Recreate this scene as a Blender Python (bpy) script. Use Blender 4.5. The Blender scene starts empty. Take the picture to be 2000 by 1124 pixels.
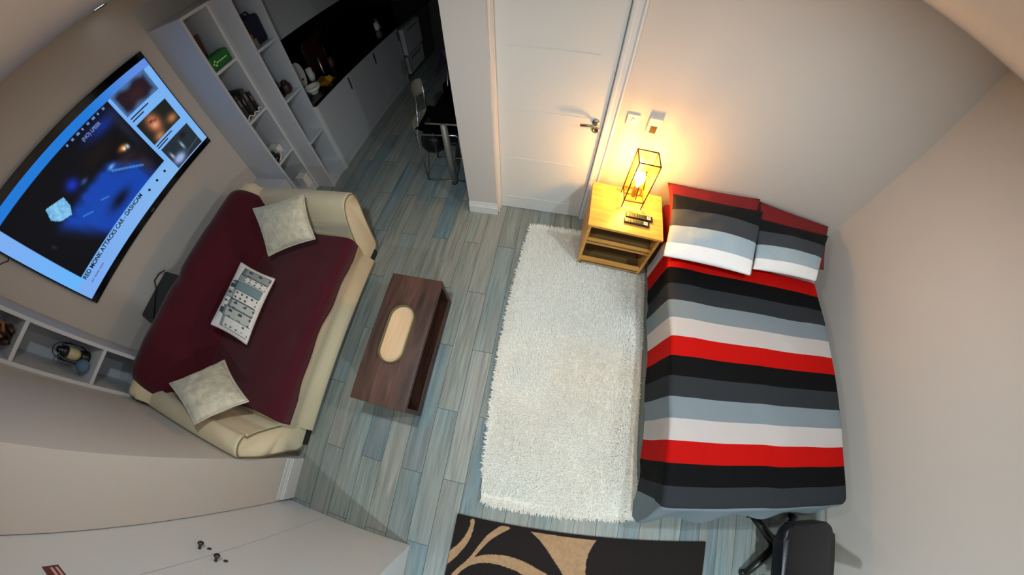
import bpy, bmesh, math, random
from mathutils import Vector, Matrix
random.seed(7)
SC = bpy.context.scene
COL = SC.collection
PI = math.pi

# ------------------------------------------------------------------ camera, world, exposure
cam_data = bpy.data.cameras.new('camera')
cam = bpy.data.objects.new('camera', cam_data)
COL.objects.link(cam)
SC.camera = cam
R3 = Matrix(((0.98327868, -0.16204871, 0.08308582), (0.1820927, 0.88066604, -0.43734378), (-0.00229987, 0.44516013, 0.89544803)))
cam.matrix_world = Matrix.Translation((0, 0, 2.3)) @ R3.to_4x4()
cam_data.type = 'PANO'
cam_data.sensor_width = 36.0
cam_data.sensor_fit = 'HORIZONTAL'
cam_data.clip_start = 0.005
cam_data.clip_end = 50
S_ = 0.0555556                                   # sensor mm -> thousands of pixels
CS = -1.0
for holder in (getattr(cam_data, 'cycles', None), cam_data):
    if holder is None or not hasattr(holder, 'panorama_type'):
        continue
    holder.panorama_type = 'FISHEYE_LENS_POLYNOMIAL'
    holder.fisheye_fov = math.radians(200)
    holder.fisheye_polynomial_k0 = 0.0
    holder.fisheye_polynomial_k1 = CS * 1.63759422 * S_
    holder.fisheye_polynomial_k2 = CS * 0.06650302 * S_ ** 2
    holder.fisheye_polynomial_k3 = CS * -0.60123137 * S_ ** 3
    holder.fisheye_polynomial_k4 = CS * 0.24022335 * S_ ** 4
    break

SC.view_settings.view_transform = 'Standard'
SC.view_settings.look = 'None'
SC.view_settings.gamma = 1.0
SC.view_settings.use_curve_mapping = False
SC.view_settings.exposure = 0.0

world = bpy.data.worlds.new('world')
SC.world = world
world.use_nodes = True
world.node_tree.nodes['Background'].inputs[0].default_value = (0.6, 0.75, 1.0, 1)
world.node_tree.nodes['Background'].inputs[1].default_value = 0.02


def area_light(name, loc, energy, size, color, spread=PI):
    d = bpy.data.lights.new(name, 'AREA')
    d.shape = 'DISK'; d.size = size; d.energy = energy; d.color = color; d.spread = spread
    o = bpy.data.objects.new(name, d); COL.objects.link(o); o.location = loc
    return o


COOL = (0.84, 0.96, 1.0)
DOWNLIGHTS = [(-0.64, 0.43, 17.0), (-2.94, 1.45, 0.05), (1.0, -1.50, 38.0), (-0.35, -2.3, 12.0), (1.2, 0.55, 19.0)]
for (lx, ly, le) in DOWNLIGHTS:
    area_light('downlight_lamp', (lx, ly, 2.350), le, 0.075, COOL)

# ------------------------------------------------------------------ materials


def lin(c):
    return tuple(((v / 255.0) / 12.92 if v / 255.0 <= 0.04045 else ((v / 255.0 + 0.055) / 1.055) ** 2.4) for v in c)


def mat(name, rgb, rough=0.6, metal=0.0, var=0.06, scale=8.0, bump=0.0, bscale=60.0, stretch=(1, 1, 1), emit=None, estr=0.0, spec=0.5, sheen=0.0, coat=0.0):
    m = bpy.data.materials.new(name); m.use_nodes = True
    nt = m.node_tree; N = nt.nodes; L = nt.links
    b = N['Principled BSDF']
    c = lin(rgb)
    b.inputs['Roughness'].default_value = rough
    b.inputs['Metallic'].default_value = metal
    b.inputs['Specular IOR Level'].default_value = spec
    if sheen: b.inputs['Sheen Weight'].default_value = sheen
    if coat: b.inputs['Coat Weight'].default_value = coat
    tc = N.new('ShaderNodeTexCoord'); mp = N.new('ShaderNodeMapping'); L.new(tc.outputs['Object'], mp.inputs[0])
    mp.inputs['Scale'].default_value = stretch
    no = N.new('ShaderNodeTexNoise'); no.inputs['Scale'].default_value = scale; no.inputs['Detail'].default_value = 4
    L.new(mp.outputs[0], no.inputs['Vector'])
    mx = N.new('ShaderNodeMix'); mx.data_type = 'RGBA'
    L.new(no.outputs['Fac'], mx.inputs['Factor'])
    mx.inputs[6].default_value = tuple(max(0, v * (1 - var)) for v in c) + (1,)
    mx.inputs[7].default_value = tuple(min(1, v * (1 + var)) for v in c) + (1,)
    L.new(mx.outputs[2], b.inputs['Base Color'])
    if bump:
        n2 = N.new('ShaderNodeTexNoise'); n2.inputs['Scale'].default_value = bscale; n2.inputs['Detail'].default_value = 6
        L.new(mp.outputs[0], n2.inputs['Vector'])
        bp = N.new('ShaderNodeBump'); bp.inputs['Strength'].default_value = bump; bp.inputs['Distance'].default_value = 0.01
        L.new(n2.outputs['Fac'], bp.inputs['Height']); L.new(bp.outputs[0], b.inputs['Normal'])
    if emit is not None:
        b.inputs['Emission Color'].default_value = lin(emit) + (1,); b.inputs['Emission Strength'].default_value = estr
    return m


def math_node(nt, op, a, b=None, c=None):
    n = nt.nodes.new('ShaderNodeMath'); n.operation = op
    for i, v in enumerate((a, b, c)):
        if v is None: continue
        if isinstance(v, (int, float)): n.inputs[i].default_value = v
        else: nt.links.new(v, n.inputs[i])
    return n.outputs[0]


def wood_mat(name, dark, light, axis=1, rough=0.45, scale=3.0, boards=None, rings=14.0):
    m = bpy.data.materials.new(name); m.use_nodes = True
    nt = m.node_tree; N = nt.nodes; L = nt.links; b = N['Principled BSDF']
    tc = N.new('ShaderNodeTexCoord'); mp = N.new('ShaderNodeMapping'); L.new(tc.outputs['Object'], mp.inputs[0])
    s = [rings] * 3; s[axis] = 1.0; mp.inputs['Scale'].default_value = s
    no = N.new('ShaderNodeTexNoise'); no.inputs['Scale'].default_value = scale; no.inputs['Detail'].default_value = 8
    no.inputs['Distortion'].default_value = 0.6
    L.new(mp.outputs[0], no.inputs['Vector'])
    cr = N.new('ShaderNodeValToRGB'); cr.color_ramp.elements[0].position = 0.3; cr.color_ramp.elements[1].position = 0.7
    cr.color_ramp.elements[0].color = lin(dark) + (1,); cr.color_ramp.elements[1].color = lin(light) + (1,)
    L.new(no.outputs['Fac'], cr.inputs[0])
    out = cr.outputs[0]
    if boards:                                    # (cross axis, board width): tone per board and a fine seam
        ca, w = boards
        sp = N.new('ShaderNodeSeparateXYZ'); L.new(tc.outputs['Object'], sp.inputs[0])
        q = math_node(nt, 'MULTIPLY_ADD', sp.outputs[ca], 1.0 / w, 0.5)
        fl = math_node(nt, 'FLOOR', q)
        wn = N.new('ShaderNodeTexWhiteNoise'); wn.noise_dimensions = '1D'; L.new(fl, wn.inputs['W'])
        f = math_node(nt, 'MULTIPLY_ADD', wn.outputs['Value'], 0.6, 0.7)
        fr = math_node(nt, 'FRACT', q)
        seam = math_node(nt, 'GREATER_THAN', fr, 0.02)
        f = math_node(nt, 'MULTIPLY', f, math_node(nt, 'MULTIPLY_ADD', seam, 0.6, 0.4))
        mx = N.new('ShaderNodeVectorMath'); mx.operation = 'SCALE'; L.new(out, mx.inputs[0]); L.new(f, mx.inputs['Scale'])
        out = mx.outputs[0]
    L.new(out, b.inputs['Base Color']); b.inputs['Roughness'].default_value = rough
    bp = N.new('ShaderNodeBump'); bp.inputs['Strength'].default_value = 0.15; bp.inputs['Distance'].default_value = 0.003
    L.new(no.outputs['Fac'], bp.inputs['Height']); L.new(bp.outputs[0], b.inputs['Normal'])
    return m


def plank_floor_mat():
    m = bpy.data.materials.new('grey_wood_tile'); m.use_nodes = True
    nt = m.node_tree; N = nt.nodes; L = nt.links; b = N['Principled BSDF']
    tc = N.new('ShaderNodeTexCoord'); sp = N.new('ShaderNodeSeparateXYZ'); L.new(tc.outputs['Object'], sp.inputs[0])
    X, Y = sp.outputs[0], sp.outputs[1]
    u = math_node(nt, 'DIVIDE', math_node(nt, 'ADD', X, 0.256 + 31.0), 0.155)
    ci = math_node(nt, 'FLOOR', u); fu = math_node(nt, 'FRACT', u)
    odd = math_node(nt, 'MODULO', ci, 2.0)
    v = math_node(nt, 'DIVIDE', math_node(nt, 'ADD', math_node(nt, 'ADD', Y, 9.535 * 2 - 0.072), math_node(nt, 'MULTIPLY', odd, 0.4767)), 0.9535)
    ri = math_node(nt, 'FLOOR', v); fv = math_node(nt, 'FRACT', v)
    cb = N.new('ShaderNodeCombineXYZ'); L.new(ci, cb.inputs[0]); L.new(ri, cb.inputs[1])
    wn = N.new('ShaderNodeTexWhiteNoise'); wn.noise_dimensions = '3D'; L.new(cb.outputs[0], wn.inputs['Vector'])
    ramp = N.new('ShaderNodeValToRGB'); cr = ramp.color_ramp
    cols = [(116, 138, 142), (142, 152, 148), (128, 138, 134), (156, 160, 154), (106, 130, 138), (146, 150, 143)]
    while len(cr.elements) < len(cols): cr.elements.new(0.5)
    for i, c in enumerate(cols):
        cr.elements[i].position = i / (len(cols) - 1.0); cr.elements[i].color = lin(c) + (1,)
    L.new(wn.outputs['Value'], ramp.inputs[0])
    # grain stretched along the plank, offset per plank
    mp = N.new('ShaderNodeMapping'); mp.inputs['Scale'].default_value = (34, 1.6, 1); L.new(tc.outputs['Object'], mp.inputs[0])
    off = N.new('ShaderNodeVectorMath'); off.operation = 'MULTIPLY_ADD'; L.new(wn.outputs['Color'], off.inputs[0])
    off.inputs[1].default_value = (40, 40, 40); L.new(mp.outputs[0], off.inputs[2])
    g = N.new('ShaderNodeTexNoise'); g.inputs['Scale'].default_value = 1.3; g.inputs['Detail'].default_value = 9; g.inputs['Distortion'].default_value = 0.9
    L.new(off.outputs[0], g.inputs['Vector'])
    blo = N.new('ShaderNodeTexNoise'); blo.inputs['Scale'].default_value = 3.2; L.new(off.outputs[0], blo.inputs['Vector'])
    mp2 = N.new('ShaderNodeMapping'); mp2.inputs['Scale'].default_value = (7, 1.2, 1); L.new(tc.outputs['Object'], mp2.inputs[0])
    off2 = N.new('ShaderNodeVectorMath'); off2.operation = 'MULTIPLY_ADD'; L.new(wn.outputs['Color'], off2.inputs[0])
    off2.inputs[1].default_value = (17, 17, 17); L.new(mp2.outputs[0], off2.inputs[2])
    blo.inputs['Scale'].default_value = 1.0; L.new(off2.outputs[0], blo.inputs['Vector'])
    f = math_node(nt, 'MULTIPLY_ADD', g.outputs['Fac'], 1.5, 0.2)
    sc = N.new('ShaderNodeVectorMath'); sc.operation = 'SCALE'; L.new(ramp.outputs[0], sc.inputs[0]); L.new(f, sc.inputs['Scale'])
    mx = N.new('ShaderNodeMix'); mx.data_type = 'RGBA'
    L.new(math_node(nt, 'MULTIPLY', math_node(nt, 'SUBTRACT', blo.outputs['Fac'], 0.38), 1.5), mx.inputs['Factor'])
    mx.inputs[7].default_value = lin((158, 150, 138)) + (1,)
    L.new(sc.outputs[0], mx.inputs[6])
    mx.clamp_factor = True
    # joints
    ex = math_node(nt, 'MINIMUM', fu, math_node(nt, 'SUBTRACT', 1.0, fu))
    ey = math_node(nt, 'MINIMUM', fv, math_node(nt, 'SUBTRACT', 1.0, fv))
    j = math_node(nt, 'MINIMUM', math_node(nt, 'MULTIPLY', ex, 0.155), math_node(nt, 'MULTIPLY', ey, 0.9535))
    jm = math_node(nt, 'LESS_THAN', j, 0.0016)
    m2 = N.new('ShaderNodeMix'); m2.data_type = 'RGBA'; L.new(jm, m2.inputs['Factor']); L.new(mx.outputs[2], m2.inputs[6])
    m2.inputs[7].default_value = lin((52, 56, 58)) + (1,)
    L.new(m2.outputs[2], b.inputs['Base Color'])
    b.inputs['Roughness'].default_value = 0.5; b.inputs['Specular IOR Level'].default_value = 0.35
    bp = N.new('ShaderNodeBump'); bp.inputs['Strength'].default_value = 0.12; bp.inputs['Distance'].default_value = 0.004
    L.new(g.outputs['Fac'], bp.inputs['Height']); L.new(bp.outputs[0], b.inputs['Normal'])
    return m


def attr_mat(name, rough=0.8, emission=0.0, bump=0.0, sheen=0.0):
    m = bpy.data.materials.new(name); m.use_nodes = True
    nt = m.node_tree; N = nt.nodes; L = nt.links; b = N['Principled BSDF']
    a = N.new('ShaderNodeAttribute'); a.attribute_name = 'paint'
    b.inputs['Roughness'].default_value = rough
    if emission:
        b.inputs['Base Color'].default_value = (0.01, 0.01, 0.012, 1); b.inputs['Specular IOR Level'].default_value = 0.15
        L.new(a.outputs['Color'], b.inputs['Emission Color']); b.inputs['Emission Strength'].default_value = emission
    else:
        L.new(a.outputs['Color'], b.inputs['Base Color'])
    if sheen: b.inputs['Sheen Weight'].default_value = sheen
    if bump:
        tc = N.new('ShaderNodeTexCoord'); n2 = N.new('ShaderNodeTexNoise'); n2.inputs['Scale'].default_value = 220; L.new(tc.outputs['Object'], n2.inputs['Vector'])
        bp = N.new('ShaderNodeBump'); bp.inputs['Strength'].default_value = bump; bp.inputs['Distance'].default_value = 0.004
        L.new(n2.outputs['Fac'], bp.inputs['Height']); L.new(bp.outputs[0], b.inputs['Normal'])
    return m


def stripe_mat(name, stops, period=None, rough=0.75):
    """flat woven stripes running across the cloth: uv.y in metres, stops = [(length, rgb)]"""
    m = bpy.data.materials.new(name); m.use_nodes = True
    nt = m.node_tree; N = nt.nodes; L = nt.links; b = N['Principled BSDF']
    tc = N.new('ShaderNodeUVMap'); sp = N.new('ShaderNodeSeparateXYZ'); L.new(tc.outputs[0], sp.inputs[0])
    tot = sum(s[0] for s in stops)
    q = math_node(nt, 'DIVIDE', sp.outputs[1], tot)
    if period: q = math_node(nt, 'FRACT', q)
    r = N.new('ShaderNodeValToRGB'); cr = r.color_ramp; cr.interpolation = 'CONSTANT'
    while len(cr.elements) < len(stops): cr.elements.new(0.5)
    acc = 0
    for i, (l, c) in enumerate(stops):
        cr.elements[i].position = acc / tot; acc += l
        cr.elements[i].color = lin(c) + (1,)
    L.new(q, r.inputs[0]); L.new(r.outputs[0], b.inputs['Base Color'])
    b.inputs['Roughness'].default_value = rough; b.inputs['Specular IOR Level'].default_value = 0.25
    t2 = N.new('ShaderNodeTexCoord')
    n2 = N.new('ShaderNodeTexNoise'); n2.inputs['Scale'].default_value = 5.0; n2.inputs['Detail'].default_value = 3; n2.inputs['Distortion'].default_value = 1.2
    L.new(t2.outputs['Object'], n2.inputs['Vector'])
    bp = N.new('ShaderNodeBump'); bp.inputs['Strength'].default_value = 0.35; bp.inputs['Distance'].default_value = 0.02
    L.new(n2.outputs['Fac'], bp.inputs['Height']); L.new(bp.outputs[0], b.inputs['Normal'])
    return m


M = {}
M['wall'] = mat('wall_paint', (208, 202, 196), 0.55, var=0.02, scale=3, bump=0.03, bscale=90)
M['ceil'] = mat('ceiling_paint', (226, 219, 212), 0.7, var=0.02, scale=3)
M['white'] = mat('white_gloss_paint', (222, 222, 222), 0.28, var=0.01)
M['shelf'] = mat('white_shelf_laminate', (205, 208, 214), 0.4, var=0.02)
M['door'] = mat('door_paint', (218, 219, 217), 0.3, var=0.01)
M['cab'] = mat('cabinet_gloss', (190, 190, 194), 0.3, var=0.01)
M['ward'] = mat('wardrobe_gloss', (206, 209, 212), 0.25, var=0.01)
M['black'] = mat('black_plastic', (18, 18, 20), 0.35, var=0.1)
M['blackgloss'] = mat('black_gloss', (8, 8, 10), 0.12, var=0.1)
M['leather'] = mat('black_leather', (14, 14, 20), 0.32, var=0.15, bump=0.15, bscale=160)
M['darkgrey'] = mat('dark_grey_shell', (44, 48, 47), 0.6, var=0.08)
M['chrome'] = mat('chrome', (210, 212, 214), 0.15, metal=1.0, var=0.02)
M['steel'] = mat('brushed_steel', (150, 146, 138), 0.32, metal=1.0, var=0.05)
M['darksteel'] = mat('dark_steel', (90, 84, 76), 0.35, metal=0.9, var=0.05)
M['tableleg'] = mat('grey_metal_leg', (150, 146, 140), 0.45, metal=0.4)
M['cream'] = mat('cream_upholstery', (208, 194, 162), 0.8, var=0.10, scale=5, bump=0.15, bscale=300, sheen=0.3)
M['pipe'] = mat('brown_piping', (120, 106, 80), 0.7)
M['burgundy'] = mat('burgundy_throw', (100, 20, 40), 0.9, var=0.16, scale=4, bump=0.25, bscale=260, sheen=0.4)
M['velvet'] = mat('ivory_crushed_velvet', (196, 190, 168), 0.5, var=0.42, scale=22, bump=0.8, bscale=30, sheen=0.5)
M['oakdark'] = wood_mat('dark_stained_oak', (58, 39, 33), (108, 75, 63), axis=1, boards=(0, 0.129), rings=7, scale=2.2)
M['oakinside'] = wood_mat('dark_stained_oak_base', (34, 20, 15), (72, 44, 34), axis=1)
M['pine'] = wood_mat('pale_wood_tray', (226, 186, 142), (238, 204, 166), axis=1, rough=0.4, rings=8)
M['olive'] = mat('olive_tray_rim', (110, 100, 66), 0.5)
M['beech'] = wood_mat('beech_veneer', (206, 142, 62), (228, 168, 88), axis=0, rough=0.4, rings=10)
M['beechshade'] = wood_mat('beech_veneer_shaded', (100, 76, 42), (118, 92, 54), axis=0, rough=0.5, rings=10)  # same beech, darkened: shade inside the nightstand is put into the colour
M['redcloth'] = mat('deep_red_pillowcase', (122, 8, 18), 0.7, var=0.1, bump=0.4, bscale=9)
M['sheet'] = mat('red_fitted_sheet', (168, 10, 14), 0.7, var=0.08, bump=0.3, bscale=8)
M['rug'] = mat('white_rug_backing', (226, 224, 214), 0.9, var=0.04)
M['pile'] = mat('white_shag_pile', (244, 243, 236), 0.85, var=0.04, scale=5)
M['gunmetal'] = mat('dark_bronze_lamp_wire', (60, 34, 22), 0.4, metal=0.7, var=0.1)
M['bulb'] = mat('lit_bulb', (255, 214, 150), 0.3, emit=(255, 200, 132), estr=520.0)
M['leafshade'] = mat('gold_leaf_mesh', (96, 62, 12), 0.5, metal=0.3, var=0.1)
_m = bpy.data.materials.new('amber_film'); _m.use_nodes = True
_nt = _m.node_tree; _tr = _nt.nodes.new('ShaderNodeBsdfTransparent'); _tr.inputs[0].default_value = (1.0, 0.95, 0.72, 1)
_gl = _nt.nodes['Principled BSDF']; _gl.inputs['Base Color'].default_value = (0.9, 0.6, 0.12, 1); _gl.inputs['Roughness'].default_value = 0.25
_mx = _nt.nodes.new('ShaderNodeMixShader'); _mx.inputs[0].default_value = 0.14
_nt.links.new(_tr.outputs[0], _mx.inputs[1]); _nt.links.new(_gl.outputs[0], _mx.inputs[2]); _nt.links.new(_mx.outputs[0], _nt.nodes['Material Output'].inputs[0])
M['amber'] = _m
M['plasticwhite'] = mat('white_plastic', (228, 226, 220), 0.35, var=0.02)
M['keypad'] = mat('brown_tinted_display', (112, 84, 40), 0.3)
M['green'] = mat('green_pouch', (20, 104, 44), 0.6, var=0.1)
M['greenlight'] = mat('pale_green_print', (170, 220, 150), 0.6)
M['bookgrey'] = mat('grey_book_cover', (118, 108, 104), 0.6)
M['bookred'] = mat('maroon_edge', (70, 34, 28), 0.6)
M['navy'] = mat('navy_bag_cloth', (20, 22, 48), 0.8, var=0.15)
M['tan'] = mat('tan_leather', (150, 104, 60), 0.6)
M['brown'] = mat('dark_brown', (58, 34, 26), 0.5, var=0.2)
M['candle'] = mat('cream_glass_candle', (206, 192, 150), 0.4)
M['blueball'] = mat('blue_grey_fabric_ball', (88, 116, 142), 0.8, bump=0.2, bscale=200)
M['yellow'] = mat('yellow_cloth', (220, 180, 20), 0.7)
M['orange'] = mat('mustard_cloth', (190, 128, 20), 0.7)
M['ceramic'] = mat('white_ceramic', (216, 214, 206), 0.3)
M['darkred'] = mat('dark_red_panel', (52, 14, 16), 0.4)
M['purple'] = mat('mauve_jacket', (168, 138, 172), 0.8, var=0.15, bump=0.5, bscale=12)
M['signred'] = mat('maroon_sign', (92, 20, 32), 0.4)
M['signpale'] = mat('pale_pink_print', (206, 160, 158), 0.5)
M['lightlens'] = mat('lit_downlight_lens', (255, 255, 255), 0.3, emit=(240, 248, 255), estr=6.0)
M['walldark'] = mat('kitchen_wall_paint', (92, 90, 86), 0.6, var=0.03)
M['text'] = mat('screen_text', (4, 6, 14), 0.5, emit=(14, 26, 60), estr=0.6)
M['texthi'] = mat('screen_text_pale', (10, 10, 14), 0.5, emit=(120, 150, 220), estr=0.7)
M['logoredt'] = mat('screen_red', (30, 4, 8), 0.5, emit=(200, 30, 50), estr=0.8)

# ------------------------------------------------------------------ geometry helpers


def obj(name, bm, m, parent=None, smooth=False, label=None):
    me = bpy.data.meshes.new(name)
    bmesh.ops.recalc_face_normals(bm, faces=bm.faces)
    bm.to_mesh(me); bm.free()
    if smooth:
        for p in me.polygons: p.use_smooth = True
    if m is not None: me.materials.append(m)
    o = bpy.data.objects.new(name, me); COL.objects.link(o)
    if parent is not None: o.parent = parent
    if label: o['label'] = label
    return o


def tag(o, label, cat, group=None):
    o['label'] = label; o['category'] = cat
    if group: o['group'] = group
    return o


def thing(name, label, cat, loc=(0, 0, 0), rz=0.0, group=None):
    o = bpy.data.objects.new(name, None); COL.objects.link(o); o.location = loc; o.rotation_euler = (0, 0, rz)
    o.empty_display_size = 0.1
    return tag(o, label, cat, group)


def struct(name, bm, m, parent=None, smooth=False):
    o = obj(name, bm, m, parent, smooth)
    if parent is None: o['kind'] = 'structure'
    return o


def B(): return bmesh.new()


def box(bm, x0, x1, y0, y1, z0, z1, bev=0.0, seg=2):
    r = bmesh.ops.create_cube(bm, size=1.0)
    vs = r['verts']
    for v in vs:
        v.co.x = x0 + (v.co.x + 0.5) * (x1 - x0); v.co.y = y0 + (v.co.y + 0.5) * (y1 - y0); v.co.z = z0 + (v.co.z + 0.5) * (z1 - z0)
    if bev > 0:
        es = list({e for v in vs for e in v.link_edges})
        bmesh.ops.bevel(bm, geom=es, offset=bev, segments=seg, affect='EDGES', profile=0.7)
    return bm


def tube(bm, pts, r, n=10, closed=False):
    """round bar along a polyline"""
    pts = [Vector(p) for p in pts]; K = len(pts); rings = []
    up = Vector((0, 0, 1))
    for i, p in enumerate(pts):
        if closed: d = (pts[(i + 1) % K] - pts[i - 1])
        else: d = (pts[min(i + 1, K - 1)] - pts[max(i - 1, 0)])
        d.normalize()
        a = d.cross(up)
        if a.length < 1e-3: a = d.cross(Vector((0, 1, 0)))
        a.normalize(); b = d.cross(a).normalized()
        rr = r[i] if isinstance(r, (list, tuple)) else r
        rings.append([bm.verts.new(p + a * rr * math.cos(2 * PI * k / n) + b * rr * math.sin(2 * PI * k / n)) for k in range(n)])
    for i in range(K if closed else K - 1):
        A, C = rings[i], rings[(i + 1) % K]
        for k in range(n):
            try: bm.faces.new((A[k], A[(k + 1) % n], C[(k + 1) % n], C[k]))
            except ValueError: pass
    if not closed:
        bm.faces.new(rings[0]); bm.faces.new(rings[-1])
    return bm


def lathe(bm, prof, n=24, c=(0, 0, 0)):
    rings = []
    for (r, z) in prof:
        rings.append([bm.verts.new((c[0] + r * math.cos(2 * PI * k / n), c[1] + r * math.sin(2 * PI * k / n), c[2] + z)) for k in range(n)])
    for A, C in zip(rings[:-1], rings[1:]):
        for k in range(n): bm.faces.new((A[k], A[(k + 1) % n], C[(k + 1) % n], C[k]))
    bm.faces.new(rings[0]); bm.faces.new(rings[-1])
    return bm


def prism(bm, poly, axis, a0, a1, bev=0.0, seg=3):
    """extrude a 2D polygon along axis: 0 -> (y,z) poly, 1 -> (x,z), 2 -> (x,y)"""
    def P(u, v, w):
        return (w, u, v) if axis == 0 else ((u, w, v) if axis == 1 else (u, v, w))
    A = [bm.verts.new(P(u, v, a0)) for u, v in poly]; C = [bm.verts.new(P(u, v, a1)) for u, v in poly]
    n = len(poly)
    f0 = bm.faces.new(A); f1 = bm.faces.new(C[::-1])
    for i in range(n): bm.faces.new((A[i], A[(i + 1) % n], C[(i + 1) % n], C[i]))
    if bev:
        es = list(set(f0.edges) | set(f1.edges))
        bmesh.ops.bevel(bm, geom=es, offset=bev, segments=seg, affect='EDGES', profile=0.6)
    return bm


def grid(bm, nu, nv, fn, uv=None, close=False):
    """surface from fn(u,v) -> xyz for u,v in 0..1; uv(u,v) optional"""
    V = [[bm.verts.new(fn(i / nu, j / nv)) for j in range(nv + 1)] for i in range(nu + 1)]
    lay = bm.loops.layers.uv.verify() if uv else None
    for i in range(nu):
        for j in range(nv):
            f = bm.faces.new((V[i][j], V[i + 1][j], V[i + 1][j + 1], V[i][j + 1]))
            if uv:
                for lp, (a, b_) in zip(f.loops, ((i, j), (i + 1, j), (i + 1, j + 1), (i, j + 1))):
                    lp[lay].uv = uv(a / nu, b_ / nv)
    return V


def paint(o, fn):
    """colour attribute from fn(vertex index) -> srgb"""
    me = o.data
    at = me.color_attributes.new('paint', 'FLOAT_COLOR', 'POINT')
    buf = []
    for v in range(len(me.vertices)):
        buf.extend(fn(v)); buf.append(1.0)
    at.data.foreach_set('color', buf)


def smoothstep(a, b, x):
    t = max(0.0, min(1.0, (x - a) / (b - a))); return t * t * (3 - 2 * t)


def vnoise(x, y, s=0):
    xi, yi = math.floor(x), math.floor(y); fx, fy = x - xi, y - yi
    def h(a, b):
        n = math.sin(a * 127.1 + b * 311.7 + s * 74.7) * 43758.5453
        return n - math.floor(n)
    fx = fx * fx * (3 - 2 * fx); fy = fy * fy * (3 - 2 * fy)
    return (h(xi, yi) * (1 - fx) + h(xi + 1, yi) * fx) * (1 - fy) + (h(xi, yi + 1) * (1 - fx) + h(xi + 1, yi + 1) * fx) * fy


def in_poly(x, y, P):
    c = False; j = len(P) - 1
    for i in range(len(P)):
        (xi, yi), (xj, yj) = P[i], P[j]
        if (yi > y) != (yj > y) and x < (xj - xi) * (y - yi) / (yj - yi) + xi: c = not c
        j = i
    return c


# ------------------------------------------------------------------ room shell
CZ = 2.37                     # ceiling
XR = 2.715                    # right wall
YH = 1.97                     # head wall
XT = -3.10                    # television wall
YB = -3.10                    # wall behind the camera
YK = 5.60                     # far end of the kitchen

bm = B(); box(bm, XT - 0.15, XR + 0.15, YB - 0.1, YK + 0.1, -0.1, 0.0); struct('floor', bm, plank_floor_mat())
bm = B(); box(bm, XT - 0.15, XR + 0.15, YB - 0.1, YK + 0.1, CZ, CZ + 0.1); struct('ceiling', bm, M['ceil'])
bm = B(); box(bm, XR, XR + 0.12, YB, YH + 0.1, 0, CZ); struct('wall_right', bm, M['wall'])
bm = B(); box(bm, XT - 0.12, XT, YB, YK, 0, CZ); struct('wall_left', bm, M['wall'])
bm = B(); box(bm, XT, XR, YB - 0.12, YB, 0, CZ); struct('wall_front', bm, M['wall'])
# head wall: right of the door, above the door, and the pier beside the kitchen opening
bm = B(); box(bm, 0.275, XR, YH, YH + 0.12, 0, CZ); box(bm, -0.49, 0.275, YH, YH + 0.12, 2.03, CZ)
struct('wall_back', bm, M['wall'])
bm = B(); box(bm, -0.753, -0.49, 1.87, 2.09, 0, CZ); struct('wall_pier', bm, M['wall'])
bm = B(); box(bm, -2.395, -0.753, 2.30, 2.42, 2.12, CZ); struct('wall_lintel', bm, M['walldark'])
bm = B(); box(bm, XT, -0.40, YK, YK + 0.12, 0, CZ); struct('wall_kitchen_end', bm, M['walldark'])
bm = B(); box(bm, -0.52, -0.40, 2.09, YK, 0, CZ); struct('wall_kitchen_side', bm, M['walldark'])
# boxed out wall beside the sofa, and the wall that closes the end of the alcove
bm = B(); box(bm, XT, -1.513, -0.90, -0.575, 0, CZ); struct('wall_alcove', bm, M['wall'])
# skirtings


def skirting(name, pts_poly, axis, a0, a1, h=0.12):
    bm = B(); prism(bm, pts_poly, axis, a0, a1); return struct(name, bm, M['white'])


def skirt_prof(c, s, h=0.175, t=0.022):
    return [(c, 0), (c + s * t, 0), (c + s * t, h - 0.05), (c + s * t * 0.72, h - 0.045), (c + s * t * 0.72, h - 0.032), (c + s * t * 0.5, h - 0.028), (c + s * t * 0.35, h), (c, h)]


skirting('baseboard_left', skirt_prof(-1.513, 1), 1, -0.885, -0.575)
skirting('baseboard_pier', skirt_prof(1.87, -1, 0.135, 0.016), 0, -0.757, -0.486)
skirting('baseboard_back', skirt_prof(YH, -1), 0, 0.36, XR)

# door in the head wall
bm = B(); box(bm, -0.487, 0.272, YH + 0.005, YH + 0.045, 0.005, 2.025, 0.002)
# carved grooves: thin raised ribs with shadow lines either side
door = struct('door_1', bm, M['door'])
for gz in (0.155, 0.613, 1.063, 1.513, 1.93):
    bm = B(); box(bm, -0.395, 0.165, YH + 0.0015, YH + 0.0065, gz - 0.004, gz + 0.004, 0.0015)
    obj('groove_moulding', bm, M['door'], door)
bm = B()
lathe(bm, [(0.0, 0), (0.026, 0), (0.026, 0.006), (0.024, 0.009), (0.0, 0.009)], 28)
bmesh.ops.rotate(bm, verts=bm.verts, cent=(0, 0, 0), matrix=Matrix.Rotation(PI / 2, 3, 'X'))
bmesh.ops.translate(bm, verts=bm.verts, vec=(0.222, YH + 0.005, 1.045))
tube(bm, [(0.222, YH, 1.045), (0.222, YH - 0.045, 1.045)], 0.010, 12)
tube(bm, [(0.224, YH - 0.045, 1.045), (0.20, YH - 0.048, 1.044), (0.115, YH - 0.048, 1.036)], 0.0095, 12)
obj('door_handle', bm, M['steel'], door, True)
bm = B()
lathe(bm, [(0.0, 0), (0.026, 0), (0.026, 0.006), (0.024, 0.009), (0.013, 0.009), (0.012, 0.005), (0.0, 0.005)], 28)
bmesh.ops.rotate(bm, verts=bm.verts, cent=(0, 0, 0), matrix=Matrix.Rotation(PI / 2, 3, 'X'))
bmesh.ops.translate(bm, verts=bm.verts, vec=(0.232, YH + 0.005, 0.982))
kh = obj('keyhole_plate', bm, M['steel'], door, True)
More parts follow.
